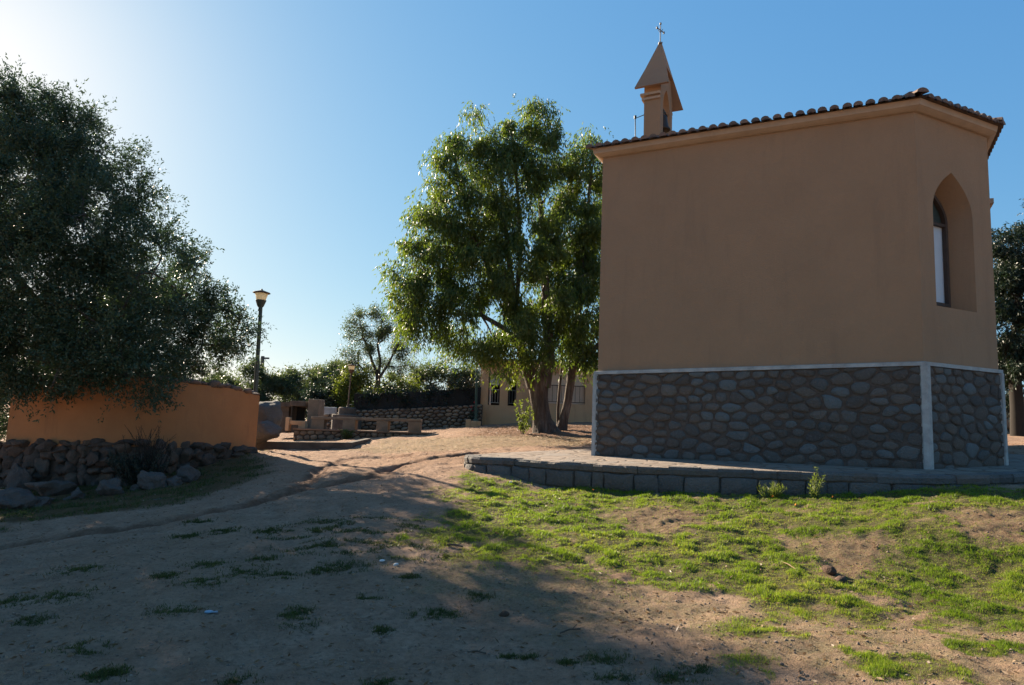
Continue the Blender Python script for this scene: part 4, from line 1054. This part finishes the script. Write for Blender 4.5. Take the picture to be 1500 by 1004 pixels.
# the big olive at the left
tB = P(120, 640, 16.6); tx, ty = tB.x, 16.6; tz0 = gz(tx, ty)
ol = empty('olive_tree', (tx, ty, tz0), 'huge dense dark olive tree overhanging the orange wall', 'tree')
OB = blobs_px([(-35,185,15,1.15),(18,152,14.6,.66),(45,172,14.8,.55),(98,212,15,.78),(148,222,15.5,.66),(60,262,14.2,1.15),(182,277,14.9,.56),(208,312,15.1,.5),(120,335,13.9,1.25),
  (236,362,15.0,.52),(200,405,14.1,1.05),(272,425,16.6,.72),(300,472,16.7,.56),(338,456,16.9,.24),(352,470,17.3,.4),(345,490,17.4,.4),(338,440,17.2,.25),(250,478,15.9,1.05),(295,510,16.4,.6),(325,508,16.9,.36),(268,535,16,.45),(150,480,13.7,1.1),(60,420,13.7,1.3),(0,335,13.7,1.35),
  (30,500,13.7,1.0),(100,525,13.5,.65),(180,530,13.5,.6),(228,545,14,.42),(0,540,13.6,.5),(120,163,15.3,.22),(78,562,13.2,.26),(235,562,13.6,.2),(294,385,16.7,.3),
  (-120,250,15,1.8),(-100,420,14.2,1.35),(-150,190,16,1.5),(-230,300,15,1.3),(50,300,16.4,1.3),(140,420,16.4,1.2),(-60,350,18,1.8),(55,195,16,.7),(205,455,17,.9),(110,265,16.2,.8),
  (20,490,17,1.2),(130,505,16.5,.8),(60,540,16,.7),(150,545,15.8,.6),(230,525,15.6,.6),(285,545,16.1,.42),(200,550,15.2,.45),(110,548,15,.5),(-25,600,17.2,.8),(-60,640,16.5,.8),(-15,560,15,.6),(8,610,18.5,.6)])
oc, osub = crown(OB, 12500, .074, .028, M['olive_leaf'], ol, 31, rsub=.23, out=.9, sub_n=30, strand=12)
m = MB(); rs = np.random.RandomState(2)
tk = [Vector((tx, ty, tz0-.2)), Vector((tx+.1, ty-.1, tz0+.8)), Vector((tx-.1, ty-.3, tz0+1.6)), Vector((tx+.1, ty-.6, tz0+2.4)), Vector((tx-.2, ty-1, tz0+3.6))]
m.tube(tk, [.5, .38, .34, .28, .18], 14); limbs(m, tk[2:], OB, osub, [.2, .18, .12], rs, .12)
m.build('trunk', M['bark_olive'], ol)

# eucalyptus: broad main tree and the leaner one beside it
EY_ = 22.0; e1 = P(795, 633, EY_); z1g = gz(e1.x, EY_)
eu = empty('eucalyptus_tree', (e1.x, EY_, z1g), 'tall broad eucalyptus with a thick fissured trunk and hanging green foliage', 'tree')
EB = blobs_px([(745,190,22,.85),(715,195,22,.6),(785,185,22.4,.7),(812,215,22,.55),(760,235,21.6,.9),(662,213,22,.62),(692,205,22.3,.6),(655,262,21.7,.75),(700,285,22,.8),(630,298,22,.65),(650,330,21.5,.75),(612,355,22,.6),
  (600,400,22,.6),(632,400,21.5,.75),(590,440,22,.5),(620,455,21.6,.7),(665,440,21.5,.9),(660,380,22.3,.9),(705,355,21.4,.9),(755,320,22,1.0),(800,290,22.2,.9),(700,430,22,.8),(740,400,21.4,1.0),(790,370,21.6,.95),
  (600,468,22,.38),(645,478,21.7,.42),(680,487,21.5,.42),(720,490,21.3,.7),(765,470,21.2,.85),(805,440,21.6,.8),(735,520,21.2,.36),(770,525,21.2,.4),(700,512,21.4,.3),(576,440,22,.28),(825,335,22,.6),(790,510,21.6,.45),(745,440,22.6,.9),(806,186,22.3,.5),(828,235,22.3,.5),(835,290,22.4,.5),(700,170,22.2,.3),(775,160,22.2,.4),(725,250,22.4,.7),(780,260,22.5,.7),(680,330,22.6,.7),(730,370,22.6,.7),(640,370,22.5,.6),(670,490,22.3,.5),(676,292,21.6,.6),(690,262,21.7,.5),(665,320,21.7,.5),(810,380,22.6,.6)])
ec, esub = crown(EB, 6400, .135, .036, M['euc_leaf'], eu, 41, rsub=.33, down=.85, out=.25, sub_n=11, strand=10, shell=.3)
m = MB(); rs = np.random.RandomState(6)
def flute(mb, pts, rads, n=22, amp=.16, sd_=0):
    k0_ = len(mb.v); mb.tube(pts, rads, n, False, .5)
    per = len(pts)
    for i in range(per):
        c = Vector(pts[i])
        for j in range(n):
            v = Vector(mb.v[k0_+i*n+j]); f_ = 1+amp*(math.sin(j*2*math.pi/n*3+i*.35+sd_)*.6+math.sin(j*2*math.pi/n*7+sd_+i*.2)*.4)*(1.6 if i < 2 else 1)
            mb.v[k0_+i*n+j] = tuple(c+(v-c)*f_)
bp = lambda px, py, Y=22.0: P(px, py, Y)
flute(m, [bp(798,642), bp(796,630), bp(793,615), bp(791,598), bp(789,580), bp(788,562), bp(789,548)], [.52, .37, .29, .265, .265, .30, .29], 28)
flute(m, [bp(782,566), bp(776,548), bp(768,528,21.9), bp(762,505,21.8), bp(757,470,21.8), bp(750,420,21.9), bp(742,350), bp(735,280), bp(732,230)], [.24, .22, .17, .14, .12, .10, .08, .05, .03], 14, .08, 1)
flute(m, [bp(794,566), bp(799,545), bp(803,520), bp(803,490,22.1), bp(800,440,22.2), bp(797,370,22.3), bp(792,300,22.3), bp(780,230,22.2)], [.27, .24, .20, .17, .14, .11, .08, .04], 14, .08, 2)
flute(m, [bp(764,515,21.9), bp(740,482,21.8), bp(705,462,21.8), bp(680,462,21.8), bp(640,440,21.9)], [.10, .08, .07, .05, .03], 10, .05)
flute(m, [bp(758,470,21.8), bp(728,420,22), bp(700,360,22), bp(680,290,22), bp(668,240,22)], [.09, .08, .06, .045, .03], 10, .05)
flute(m, [bp(757,440,21.9), bp(762,380,22), bp(760,310,22), bp(755,240,22), bp(750,200,22)], [.08, .07, .06, .045, .03], 10, .05)
st_ = [bp(757,470,21.8), bp(750,420,21.9), bp(742,350), bp(800,440,22.2), bp(797,370,22.3), bp(792,300,22.3), bp(680,462,21.8), bp(728,420,22), bp(700,360,22), bp(680,290,22), bp(760,310,22), bp(705,462,21.8)]
limbs(m, st_, EB, esub, [.05]*12, rs, .25, .012, .06)
m.build('trunk', M['bark_euc'], eu)
e2 = P(822, 630, 22.6); eu2 = empty('eucalyptus_tree', (e2.x, 22.6, gz(e2.x, 22.6)), 'leaner dark stemmed eucalyptus squeezed between the thick one and the chapel', 'tree')
EB2 = blobs_px([(868,205,22.6,.5),(850,225,22.8,.4),(884,240,23,.55),(855,265,22.6,.7),(880,300,23,.8),(845,320,22.6,.7),(870,360,22.8,.9),(838,390,22.6,.75),(885,420,23,.8),(850,440,22.4,.85),(830,470,22.3,.6),(865,490,22.6,.7),
  (835,510,22.3,.5),(875,520,22.8,.45),(855,515,22.5,.4),(815,495,22.2,.4),(905,330,23.3,.9),(910,460,23.3,.8),(820,420,23,.6),(905,250,23.2,.6),(862,330,22.4,.6),(862,400,22.3,.7),(850,470,22.3,.6),(868,245,22.5,.5),(845,350,22.9,.6),(870,450,22.4,.6)])
ec2, esub2 = crown(EB2, 6400, .135, .036, M['euc_leaf'], eu2, 43, rsub=.33, down=.85, out=.25, sub_n=11, strand=10, shell=.3)
m = MB(); rs = np.random.RandomState(16); bq = lambda px, py: P(px, py, 22.6)
flute(m, [bq(818,638), bq(822,626), bq(826,612), bq(831,590), bq(835,565), bq(838,540), bq(842,500), bq(848,450), bq(855,380), bq(862,300), bq(866,230)], [.30, .19, .14, .13, .135, .13, .11, .10, .08, .05, .03], 18, .1)
flute(m, [bq(838,542), bq(850,530), bq(865,515), bq(885,500), bq(905,470)], [.12, .11, .10, .08, .05], 12, .06)
flute(m, [bq(817,622), bq(817,600), bq(819,575), bq(822,545), bq(824,505)], [.05, .045, .045, .04, .03], 8, .03)
limbs(m, [bq(848,450), bq(855,380), bq(862,300), bq(885,500), bq(842,500)], EB2, esub2, [.05]*5, rs, .25, .012, .06)
m.build('trunk', M['bark_euc'], eu2)
# sprouting shrub at the trunk foot
def shrub(px, py, Y, h, r, leafmat, label, cat, n=900, L=.05, Wd=.018, seed=1, name='shrub', stems=12, up=.6, stemmat=None, srad=.006):
    b = P(px, py, Y); x, y = b.x, Y; z = gz(x, y); o_ = empty(name, (x, y, z), label, cat); rs = np.random.RandomState(seed); m = MB(); PT = []; DR = []
    for k in range(stems):
        an = rs.uniform(0, 6.28); rr = r*rs.uniform(.15, 1); tip = Vector((x+rr*math.cos(an), y+rr*math.sin(an), z+h*rs.uniform(.55, 1)))
        pth = bend((x+.15*rr*math.cos(an), y+.15*rr*math.sin(an), z-.03), tip, rs, 5, .08); m.tube(pth, list(np.linspace(srad, srad*.4, 6)), 5, False)
        q = max(3, n//stems); t = rs.uniform(.15, 1, q)*5
        for u in t:
            i = min(int(u), 4); p = pth[i].lerp(pth[i+1], u-i); PT.append(p[:]); d = unit(rs, 1)[0]; d[2] += up; DR.append(d)
    m.build('stem', stemmat or M['twig'], o_)
    if n: leaf_mesh('foliage', np.array(PT)+rs.normal(size=(len(PT), 3))*.012, np.array(DR), L, Wd, leafmat, o_, rs.rand(len(PT)), rs)
    return o_
M['dark_twig'] = plain('dark_dry_stem', (.025,.02,.016), .95, .1, 8, 0)
shrub(766, 627, 21.5, 1.15, .36, M['weed'], 'leafy yellow green shoots at the foot of the thick eucalyptus', 'shrub', 650, .09, .032, 3)
shrub(205, 668, 13.75, .62, .62, M['dark_leaf'], 'dark dry bush against the base of the orange wall', 'bush', 7000, .05, .018, 5, 'bush', 90)
b_ = shrub(218, 662, 13.85, 1.15, .55, M['dark_leaf'], 'bare upright dead stalks rising out of the dark bush', 'weed', 700, .035, .012, 8, 'dead_weed', 60, .6, M['dark_twig'], .008)
shrub(1190, 730, 10.0, .44, .20, M['weed'], 'spindly weed standing against the terrace edge', 'weed', 420, .05, .009, 12, 'weed_plant', 9, .3, M['weed'])
shrub(1130, 730, 10.15, .20, .24, M['weed'], 'low pale grassy tuft at the terrace foot left of the spindly weed', 'weed', 500, .08, .006, 13, 'weed_tuft', 26, 1.2, M['weed'])
shrub(508, 642, 23.6, .34, .28, M['hedge_leaf'], 'small bright green bush in front of the stone ledge', 'bush', 500, .07, .03, 15, 'bush', 20)
fl = shrub(692, 620, 29.0, .95, .30, M['dark_leaf'], 'red flowered shrub beside the green lamp post', 'shrub', 500, .08, .04, 17, 'flowering_shrub', 16)
rs = np.random.RandomState(5); c = P(693, 598, 28.85); 
for k_ in range(11):
    pc = np.array(c[:])+rs.normal(size=3)*[.11, .05, .10]; leaf_mesh('flower', np.array([pc]*6), unit(rs, 6), .05, .045, M['red_flower'], fl, rs.rand(6), rs)

# background trees
def far_tree(px, py, Y, blobs, leafmat, label, dens=420, L=.13, Wd=.05, seed=1, rsub=.4, down=0., tr=.14, name='olive_tree', group=None, twigs=.2, strand=None, sub_n=9, bark='bark_olive', shell=.4, out=.6):
    b = P(px, py, Y); z = gz(b.x, Y); o_ = empty(name, (b.x, Y, z), label, 'tree', group); B = blobs_px(blobs)
    _, sb_ = crown(B, dens*2.8, L*1.05, Wd*1.1, leafmat, o_, seed, rsub=rsub, down=down, out=out, sub_n=sub_n, strand=strand, shell=shell); m = MB(); rs = np.random.RandomState(seed+1)
    zc = min(c[2] for c, r in B); top_ = Vector((b.x+.1, Y, max(z+.8, z+(zc-z)*.8))); mid = Vector((b.x-.1, Y, (z+top_.z)/2))
    m.tube([Vector((b.x, Y, z-.3)), mid, top_], [tr*1.3, tr, tr*.8], 10); limbs(m, [top_], B, sb_, [tr*.6], rs, twigs, .02); m.build('trunk', M[bark], o_); return o_
G_ = 'olive trees beyond the ledge'
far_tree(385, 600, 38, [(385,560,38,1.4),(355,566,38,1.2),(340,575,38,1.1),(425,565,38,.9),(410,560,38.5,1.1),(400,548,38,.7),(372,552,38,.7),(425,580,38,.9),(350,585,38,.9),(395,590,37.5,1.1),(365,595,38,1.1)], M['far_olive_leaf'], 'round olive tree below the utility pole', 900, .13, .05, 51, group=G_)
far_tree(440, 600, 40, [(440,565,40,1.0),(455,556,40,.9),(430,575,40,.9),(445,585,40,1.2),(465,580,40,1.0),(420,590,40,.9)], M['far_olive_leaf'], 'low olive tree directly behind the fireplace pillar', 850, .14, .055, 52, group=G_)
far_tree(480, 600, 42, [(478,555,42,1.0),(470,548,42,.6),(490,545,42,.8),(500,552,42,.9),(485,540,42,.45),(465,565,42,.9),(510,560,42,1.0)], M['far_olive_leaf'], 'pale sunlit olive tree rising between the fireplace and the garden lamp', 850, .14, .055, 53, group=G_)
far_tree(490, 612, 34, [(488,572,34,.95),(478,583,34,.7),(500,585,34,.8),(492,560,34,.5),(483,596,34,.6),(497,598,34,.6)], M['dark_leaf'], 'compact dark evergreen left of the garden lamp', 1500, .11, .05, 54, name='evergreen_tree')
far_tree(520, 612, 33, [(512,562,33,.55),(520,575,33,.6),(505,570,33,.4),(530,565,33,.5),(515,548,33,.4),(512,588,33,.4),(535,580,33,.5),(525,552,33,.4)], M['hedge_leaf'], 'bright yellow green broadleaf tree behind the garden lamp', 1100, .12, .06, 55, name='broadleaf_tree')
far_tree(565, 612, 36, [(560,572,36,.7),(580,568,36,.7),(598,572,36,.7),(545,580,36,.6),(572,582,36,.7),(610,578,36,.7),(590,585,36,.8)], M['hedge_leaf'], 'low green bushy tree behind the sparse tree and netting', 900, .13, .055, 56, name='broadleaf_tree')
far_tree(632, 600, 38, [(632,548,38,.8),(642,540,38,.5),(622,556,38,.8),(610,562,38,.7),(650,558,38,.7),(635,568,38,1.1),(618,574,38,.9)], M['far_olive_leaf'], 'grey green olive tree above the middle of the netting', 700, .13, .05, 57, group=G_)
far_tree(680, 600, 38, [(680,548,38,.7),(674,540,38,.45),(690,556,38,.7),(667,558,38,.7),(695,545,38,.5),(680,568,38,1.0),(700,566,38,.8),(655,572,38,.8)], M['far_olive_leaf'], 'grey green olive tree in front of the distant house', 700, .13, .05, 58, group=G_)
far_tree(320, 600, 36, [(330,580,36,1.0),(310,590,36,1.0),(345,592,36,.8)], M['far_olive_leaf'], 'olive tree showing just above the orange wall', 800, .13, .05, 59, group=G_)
# sparse tree
SB = [(527,465,34,.42),(545,462,34,.38),(560,472,34,.45),(515,480,34,.35),(535,485,34,.5),(575,485,34,.45),(588,498,34,.42),(555,495,34,.5),(520,500,34,.42),(510,520,34,.35),(540,512,34,.5),(575,515,34,.5),(597,515,34,.32),(595,535,34,.4),(565,538,34,.45),(525,532,34,.45),(508,540,34,.28),(545,545,34,.4),(585,548,34,.35)]
B = blobs_px(SB); sb0 = P(546, 606, 34); sp_ = empty('sparse_tree', (sb0.x, 34, gz(sb0.x, 34)), 'open branched thin leaved tree standing alone behind the netting fence', 'tree')
_, ssub = crown(B, 5600, .095, .04, M['sparse_leaf'], sp_, 61, rsub=.36, sub_n=16, out=.4, shell=.2)
m = MB(); rs = np.random.RandomState(62); q = lambda a, b: P(a, b, 34)
m.tube([q(545,612), q(546,595), q(549,578), q(554,560), q(553,548)], [.19, .16, .15, .13, .11], 10)
m.tube([q(553,550), q(545,530), q(540,512), q(532,495), q(528,475)], [.09, .07, .06, .045, .02], 8); m.tube([q(554,552), q(557,530), q(553,505), q(558,485), q(560,468)], [.09, .07, .055, .04, .02], 8)
m.tube([q(554,556), q(568,535), q(578,515), q(586,498)], [.08, .06, .045, .02], 8); m.tube([q(549,580), q(540,565), q(536,545), q(520,530)], [.07, .06, .045, .02], 8); m.tube([q(546,598), q(540,580), q(535,560)], [.06, .05, .03], 8)
limbs(m, [q(540,512), q(545,530), q(557,530), q(553,505), q(568,535), q(578,515), q(536,545), q(532,495)], B, ssub, [.04]*8, rs, .5, .01, .1)
m.build('trunk', M['bark_olive'], sp_)
# right hand conifer and the sunlit stone wall beyond it
CB = blobs_px([(1480,385,24,.75),(1468,350,24,.3),(1500,370,24.4,.7),(1530,370,24,1.0),(1480,430,23.7,.7),(1520,430,24,1.1),(1475,480,23.6,.65),(1510,490,24,1.0),(1480,530,24,.7),(1560,440,24,1.4),(1560,520,24,1.3),(1500,545,24.6,.8),(1463,410,24.2,.4),(1464,460,24,.4),(1465,520,24.3,.4),(1540,330,24.5,.9),(1478,575,25,.45),(1510,580,25,.7)])
ct_ = P(1492, 640, 24); cf = empty('conifer_tree', (ct_.x, 24, gz(ct_.x, 24)), 'dark drooping conifer at the far right beside the chapel', 'tree')
_, csub = crown(CB, 10500, .12, .036, M['conifer_leaf'], cf, 71, rsub=.26, down=.35, out=1.0, sub_n=18, strand=12)
m = MB(); rs = np.random.RandomState(72); m.tube([Vector((ct_.x, 24, gz(ct_.x, 24)-.2)), P(1490,600,24), P(1486,545,24), P(1490,450,24), P(1500,370,24.2)], [.26, .21, .19, .13, .05], 12); limbs(m, [P(1486,545,24), P(1490,450,24)], CB, csub, [.09, .07], rs, .15); m.build('trunk', M['dark_twig'], cf)
RY = 27.; r_0, r_1 = P(1440, 600, RY), P(1640, 600, RY); rw = empty('rough_stone_wall', (r_0.x+1, RY, 2), 'sunlit orange stone wall glimpsed between the chapel corner and the conifer', 'wall'); m = MB()
zt1 = P(1472, 580, RY).z; m.box(((r_0.x+r_1.x)/2, RY+.25, (zt1+.8)/2), (r_1.x-r_0.x, .5, zt1-.8)); rwc = m.build('core', M['mortar'], rw)
m = MB(); rs = np.random.RandomState(3); stones(m, cells(r_1.x-r_0.x, 2.2, .5, .42, rs), lambda s, t, o: Vector((r_0.x+s, RY-o, zt1-2.2+t)), .03, .08, rs)
M['warm_stone'] = stone('warm_stone', [(.38,.25,.16), (.30,.19,.12), (.44,.32,.22)]); m.build('stone', M['warm_stone'], rwc)
# ---------------------------------------------------------------- grass, litter and small things
def scatter(n, x0, x1, y0, y1, rs):
    y = y0*np.power(y1/y0, rs.rand(n)); return rs.uniform(x0, x1, n)*np.clip(y/9, .5, 1.4), y
def blades(name, x, y, ln, wd, mat, rnd, rs, lean=.6):
    n = len(x); z = ground_h(x, y)-.004; V0 = np.stack([x, y, z], 1)
    an = rs.uniform(0, 6.28, n); d = np.stack([np.cos(an)*lean*rs.rand(n), np.sin(an)*lean*rs.rand(n), np.ones(n)], 1); d /= np.linalg.norm(d, axis=1, keepdims=True)
    s = np.stack([-np.sin(an+rs.normal(size=n)), np.cos(an+rs.normal(size=n)), np.zeros(n)], 1)
    V = np.stack([V0-s*wd[:, None]/2, V0+s*wd[:, None]/2, V0+d*ln[:, None]], 1).reshape(-1, 3)
    return np_mesh(name, V, np.arange(3*n).reshape(n, 3), mat, None, rnd)
rs = np.random.RandomState(100)
x, y = scatter(1500000, -7, 9.5, 3.2, 14.5, rs)
g, dr, rd, vg = zones(x, y); nz = fbm(x*3.1, y*3.1, 3, 1.); nc = fbm(x*9, y*9, 2, 4.)
in_t = psdf(x, y, TERR) < -.01
hb = fbm(x*3.3, y*3.3, 3, 21.); p = g*sstep(-.95, .1, nc*.6+hb*.7)
k = (rs.rand(len(x)) < p) & in_t
xg, yg = x[k], y[k]; vig = sstep(-.3, .6, hb[k])*g[k]
near_t = sstep(.35, 0, np.abs(psdf(xg, yg, TERR)))
ln = (.014+.026*vig+.045*near_t*rs.rand(len(xg)))*rs.uniform(.6, 1.4, len(xg)); wd = .0055*np.clip(yg/6, .7, 1.8)
ye = fbm(xg*.7, yg*.7, 2, 9.)
rn = np.clip(rs.rand(len(xg))*.62+.24-.3*vig+.25*ye+.25*sstep(5.5, 8, xg), 0, 1)
tag(blades('grass', xg, yg, ln, wd, M['grass'], rn, rs, 1.5), kind='stuff', label='short bright green grass growing below the terrace', cat='grass')
print('grass', len(xg))
x, y = scatter(700000, -7.5, 9.5, 3.2, 22, rs); g, dr, rd, vg = zones(x, y); nc = fbm(x*6, y*6, 3, 14.)
k = (rs.rand(len(x)) < np.clip(dr*.33*sstep(-.5, .5, nc)+.012*(1-rd), 0, 1)) & (psdf(x, y, TERR) < -.01); xg, yg = x[k], y[k]
tag(blades('dry_grass', xg, yg, .028*rs.uniform(.4, 1.5, len(xg)), .004*np.clip(yg/6, .7, 2), M['dry_grass'], rs.rand(len(xg)), rs, 1.6), kind='stuff', label='thin dead straw grass on the sandy ground', cat='grass')
# dark verge plants and low mats in the shade
XS, YS, LS = [], [], []
x, y = scatter(420000, -12, 0, 8, 18, rs); g, dr, rd, vg = zones(x, y); k = rs.rand(len(x)) < vg*.6*sstep(-.3, .4, fbm(x*2, y*2, 3, 6.)); XS.append(x[k]); YS.append(y[k]); LS.append(np.full(k.sum(), .05))
x, y = scatter(260000, -5, 1.5, 5, 10, rs); sdt = psdf(x, y, GR['tuft']); k = rs.rand(len(x)) < sstep(-.2, .3, sdt)*sstep(.1, .4, fbm(x*2.2, y*4.2, 3, 33.))*.8; XS.append(x[k]); YS.append(y[k]); LS.append(np.full(k.sum(), .03))
for (px, py, r_) in [(115,838,.2),(90,877,.22),(50,908,.12),(297,856,.16),(255,893,.15),(438,912,.11),(440,893,.09),(425,902,.07),(303,829,.16),(330,776,.15),(272,783,.14),(290,767,.14),(125,951,.13),(150,992,.12),(365,840,.2),(385,818,.12),(240,846,.12),
    (470,780,.12),(395,775,.15),(620,903,.1),(650,900,.12),(560,925,.08),(745,962,.05),(775,968,.05),(885,972,.12),(830,978,.05),(700,875,.1),(540,878,.08),(600,850,.1),(505,830,.2),(470,838,.1),(415,842,.1),(480,802,.14),(660,815,.1),(20,885,.12),(160,990,.08),
    (900,1000,.1),(985,1000,.12),(1020,985,.08),(560,998,.08),(350,1000,.1)]:
    cx_, cy_ = gpix(px, py); n = int(8000*r_); u = rs.normal(size=(n, 2))*[r_*.62, r_*.5]; q = rs.rand(n) < sstep(-.25, .3, fbm((cx_+u[:, 0])*9, (cy_+u[:, 1])*9, 2, 2.)+.1)
    XS.append(cx_+u[q, 0]); YS.append(cy_+u[q, 1]); LS.append(np.full(q.sum(), .026))
xg, yg, lg_ = map(np.concatenate, (XS, YS, LS))
M['mat_leaf'] = leaf('low_weed_leaf', [(.035,.045,.016), (.055,.07,.022), (.09,.10,.04)], .3, None, .2)
tag(blades('low_weeds', xg, yg, lg_*rs.uniform(.5, 1.5, len(xg)), .009*np.clip(yg/7, .7, 1.6), M['mat_leaf'], rs.rand(len(xg)), rs, 1.6), kind='stuff', label='low dark weed mats on the shaded dirt and verge', cat='weeds')
# fallen leaves
XS, YS = [], []
x, y = scatter(90000, -4, 6, 15, 27, rs); k = (rs.rand(len(x)) < .3*sstep(-.4, .6, psdf(x, y, GR['euc']))) ; XS.append(x[k]); YS.append(y[k])
x, y = scatter(5000, -8, 9, 3.2, 18, rs); k = psdf(x, y, TERR) < -.05; XS.append(x[k]); YS.append(y[k])
xg, yg = map(np.concatenate, (XS, YS)); z = ground_h(xg, yg)+.008; d = unit(rs, len(xg)); d[:, 2] *= .25
tag(leaf_mesh('fallen_leaves', np.stack([xg, yg, z], 1), d, .05, .016, M['litter_leaf'], None, rs.rand(len(xg)), rs), kind='stuff', label='dead brown leaves scattered on the ground', cat='leaves')
# pebbles
x, y = scatter(12000, -8, 9, 3.2, 17, rs); g, dr, rd, vg = zones(x, y); k = (rs.rand(len(x)) > g*.8) & (psdf(x, y, TERR) < -.05); x, y = x[k], y[k]; z = ground_h(x, y)
t_ = (1+5**.5)/2; ico = np.array([(-1,t_,0),(1,t_,0),(-1,-t_,0),(1,-t_,0),(0,-1,t_),(0,1,t_),(0,-1,-t_),(0,1,-t_),(t_,0,-1),(t_,0,1),(-t_,0,-1),(-t_,0,1)])/1.9
icf = np.array([(0,11,5),(0,5,1),(0,1,7),(0,7,10),(0,10,11),(1,5,9),(5,11,4),(11,10,2),(10,7,6),(7,1,8),(3,9,4),(3,4,2),(3,2,6),(3,6,8),(3,8,9),(4,9,5),(2,4,11),(6,2,10),(8,6,7),(9,8,1)])
n = len(x); sz = (.005+.010*rs.rand(n)**5)*rs.uniform(.8, 1.2, n); V = ico[None]*sz[:, None, None]*rs.uniform(.6, 1.3, (n, 1, 3))*rs.uniform(.85, 1.15, (n, 12, 3)); V[:, :, 2] *= .7; V += np.stack([x, y, z+sz*.2], 1)[:, None]
tag(np_mesh('pebbles', V.reshape(-1, 3), (icf[None]+12*np.arange(n)[:, None, None]).reshape(-1, 3), stone('pebble', [(.30,.21,.15), (.18,.12,.085), (.36,.28,.21), (.22,.15,.11)]), None, np.repeat(rs.rand(n), 20), True), kind='stuff', label='small pebbles strewn over the sandy ground', cat='pebbles')
def small_rock(px, py, s, mat, name, lab, cat, seed):
    x, y = gpix(px, py); z = gz(x, y); o_ = empty(name, (x, y, z), lab, cat); m = MB(); rock(m, (x, y, z+s[2]*.5), s, seed, sub=2); m.build('body', M[mat], o_)
small_rock(580, 827, (.035,.03,.025), 'white_litter', 'pale_stone', 'small pale stone at the edge of the tree shadow', 'stone', 1)
small_rock(738, 904, (.045,.04,.03), 'clod', 'earth_clod', 'dark clod of earth lying in the shade at the bottom centre', 'clod', 2)
small_rock(1232, 853, (.10,.07,.04), 'clod', 'earth_clod', 'reddish clod in the bare patch of the lawn', 'clod', 3)
small_rock(1215, 842, (.12,.06,.05), 'clod', 'earth_clod', 'darkest clod at the lower edge of the lawn bare patch', 'clod', 6)
small_rock(560, 822, (.06,.02,.012), 'white_litter', 'paper_scrap', 'flat whitish paper scrap in the shade beside the pale stone', 'litter', 4)
small_rock(748, 709, (.03,.03,.02), 'white_litter', 'pale_pebble', 'white pebble in the grass at the terrace foot', 'stone', 5)
x, y = gpix(306, 894); z = gz(x, y); m = MB(); m.lathe((x, y, z+.005), [(.028, 0), (.032, .005), (.028, .012), (.012, .015), (0, .015)], 12); m.box((x+.04, y, z+.012), (.05, .02, .008), .4)
tag(m.build('plastic_lid', M['blue_litter']), 'pale blue plastic lid lying on the shaded dirt', 'litter')
for (a, b, r_, lab) in [((655,799),(678,801),.010,'short dark stick lying at the grass edge'), ((1142,824),(1166,842),.006,'thin pale stalk lying on the lawn'), ((685,956),(712,960),.005,'thin twig in the shade at the bottom centre'), ((820,935),(850,930),.005,'small forked twig on the shadow edge')]:
    p0, p1 = gpix(*a), gpix(*b); q0_, q1_ = Vector((*p0, gz(*p0)+.012)), Vector((*p1, gz(*p1)+.016)); m = MB(); m.tube([q0_, q0_.lerp(q1_, .5)+Vector((0,0,.012)), q1_], r_, 6)
    m.tube([q0_.lerp(q1_, .6)+Vector((0,0,.01)), q0_.lerp(q1_, .8)+Vector((.01,.06,.02))], r_*.6, 5); tag(m.build('stick', M['dry_grass'] if 'pale' in lab else M['twig']), lab, 'stick')
for px, py in ((869,722),(1220,734),(1132,735),(1165,745)):
    x, y = gpix(px, py); rs2 = np.random.RandomState(px); z = gz(x, y)+.05; leaf_mesh('orange_flower', np.array([[x, y, z]]*7), unit(rs2, 7)+[0,0,.5], .022, .016, M['orange_flower'], None, rs2.rand(7), rs2)
    o_ = bpy.context.scene.collection.objects[-1]
    tag(o_, {869:'tiny orange flower below the left part of the terrace', 1220:'tiny orange flower right of the spindly weed', 1132:'tiny yellow flower below the pale tuft', 1165:'tiny orange flower out in the lawn below the weed'}[px], 'flower')
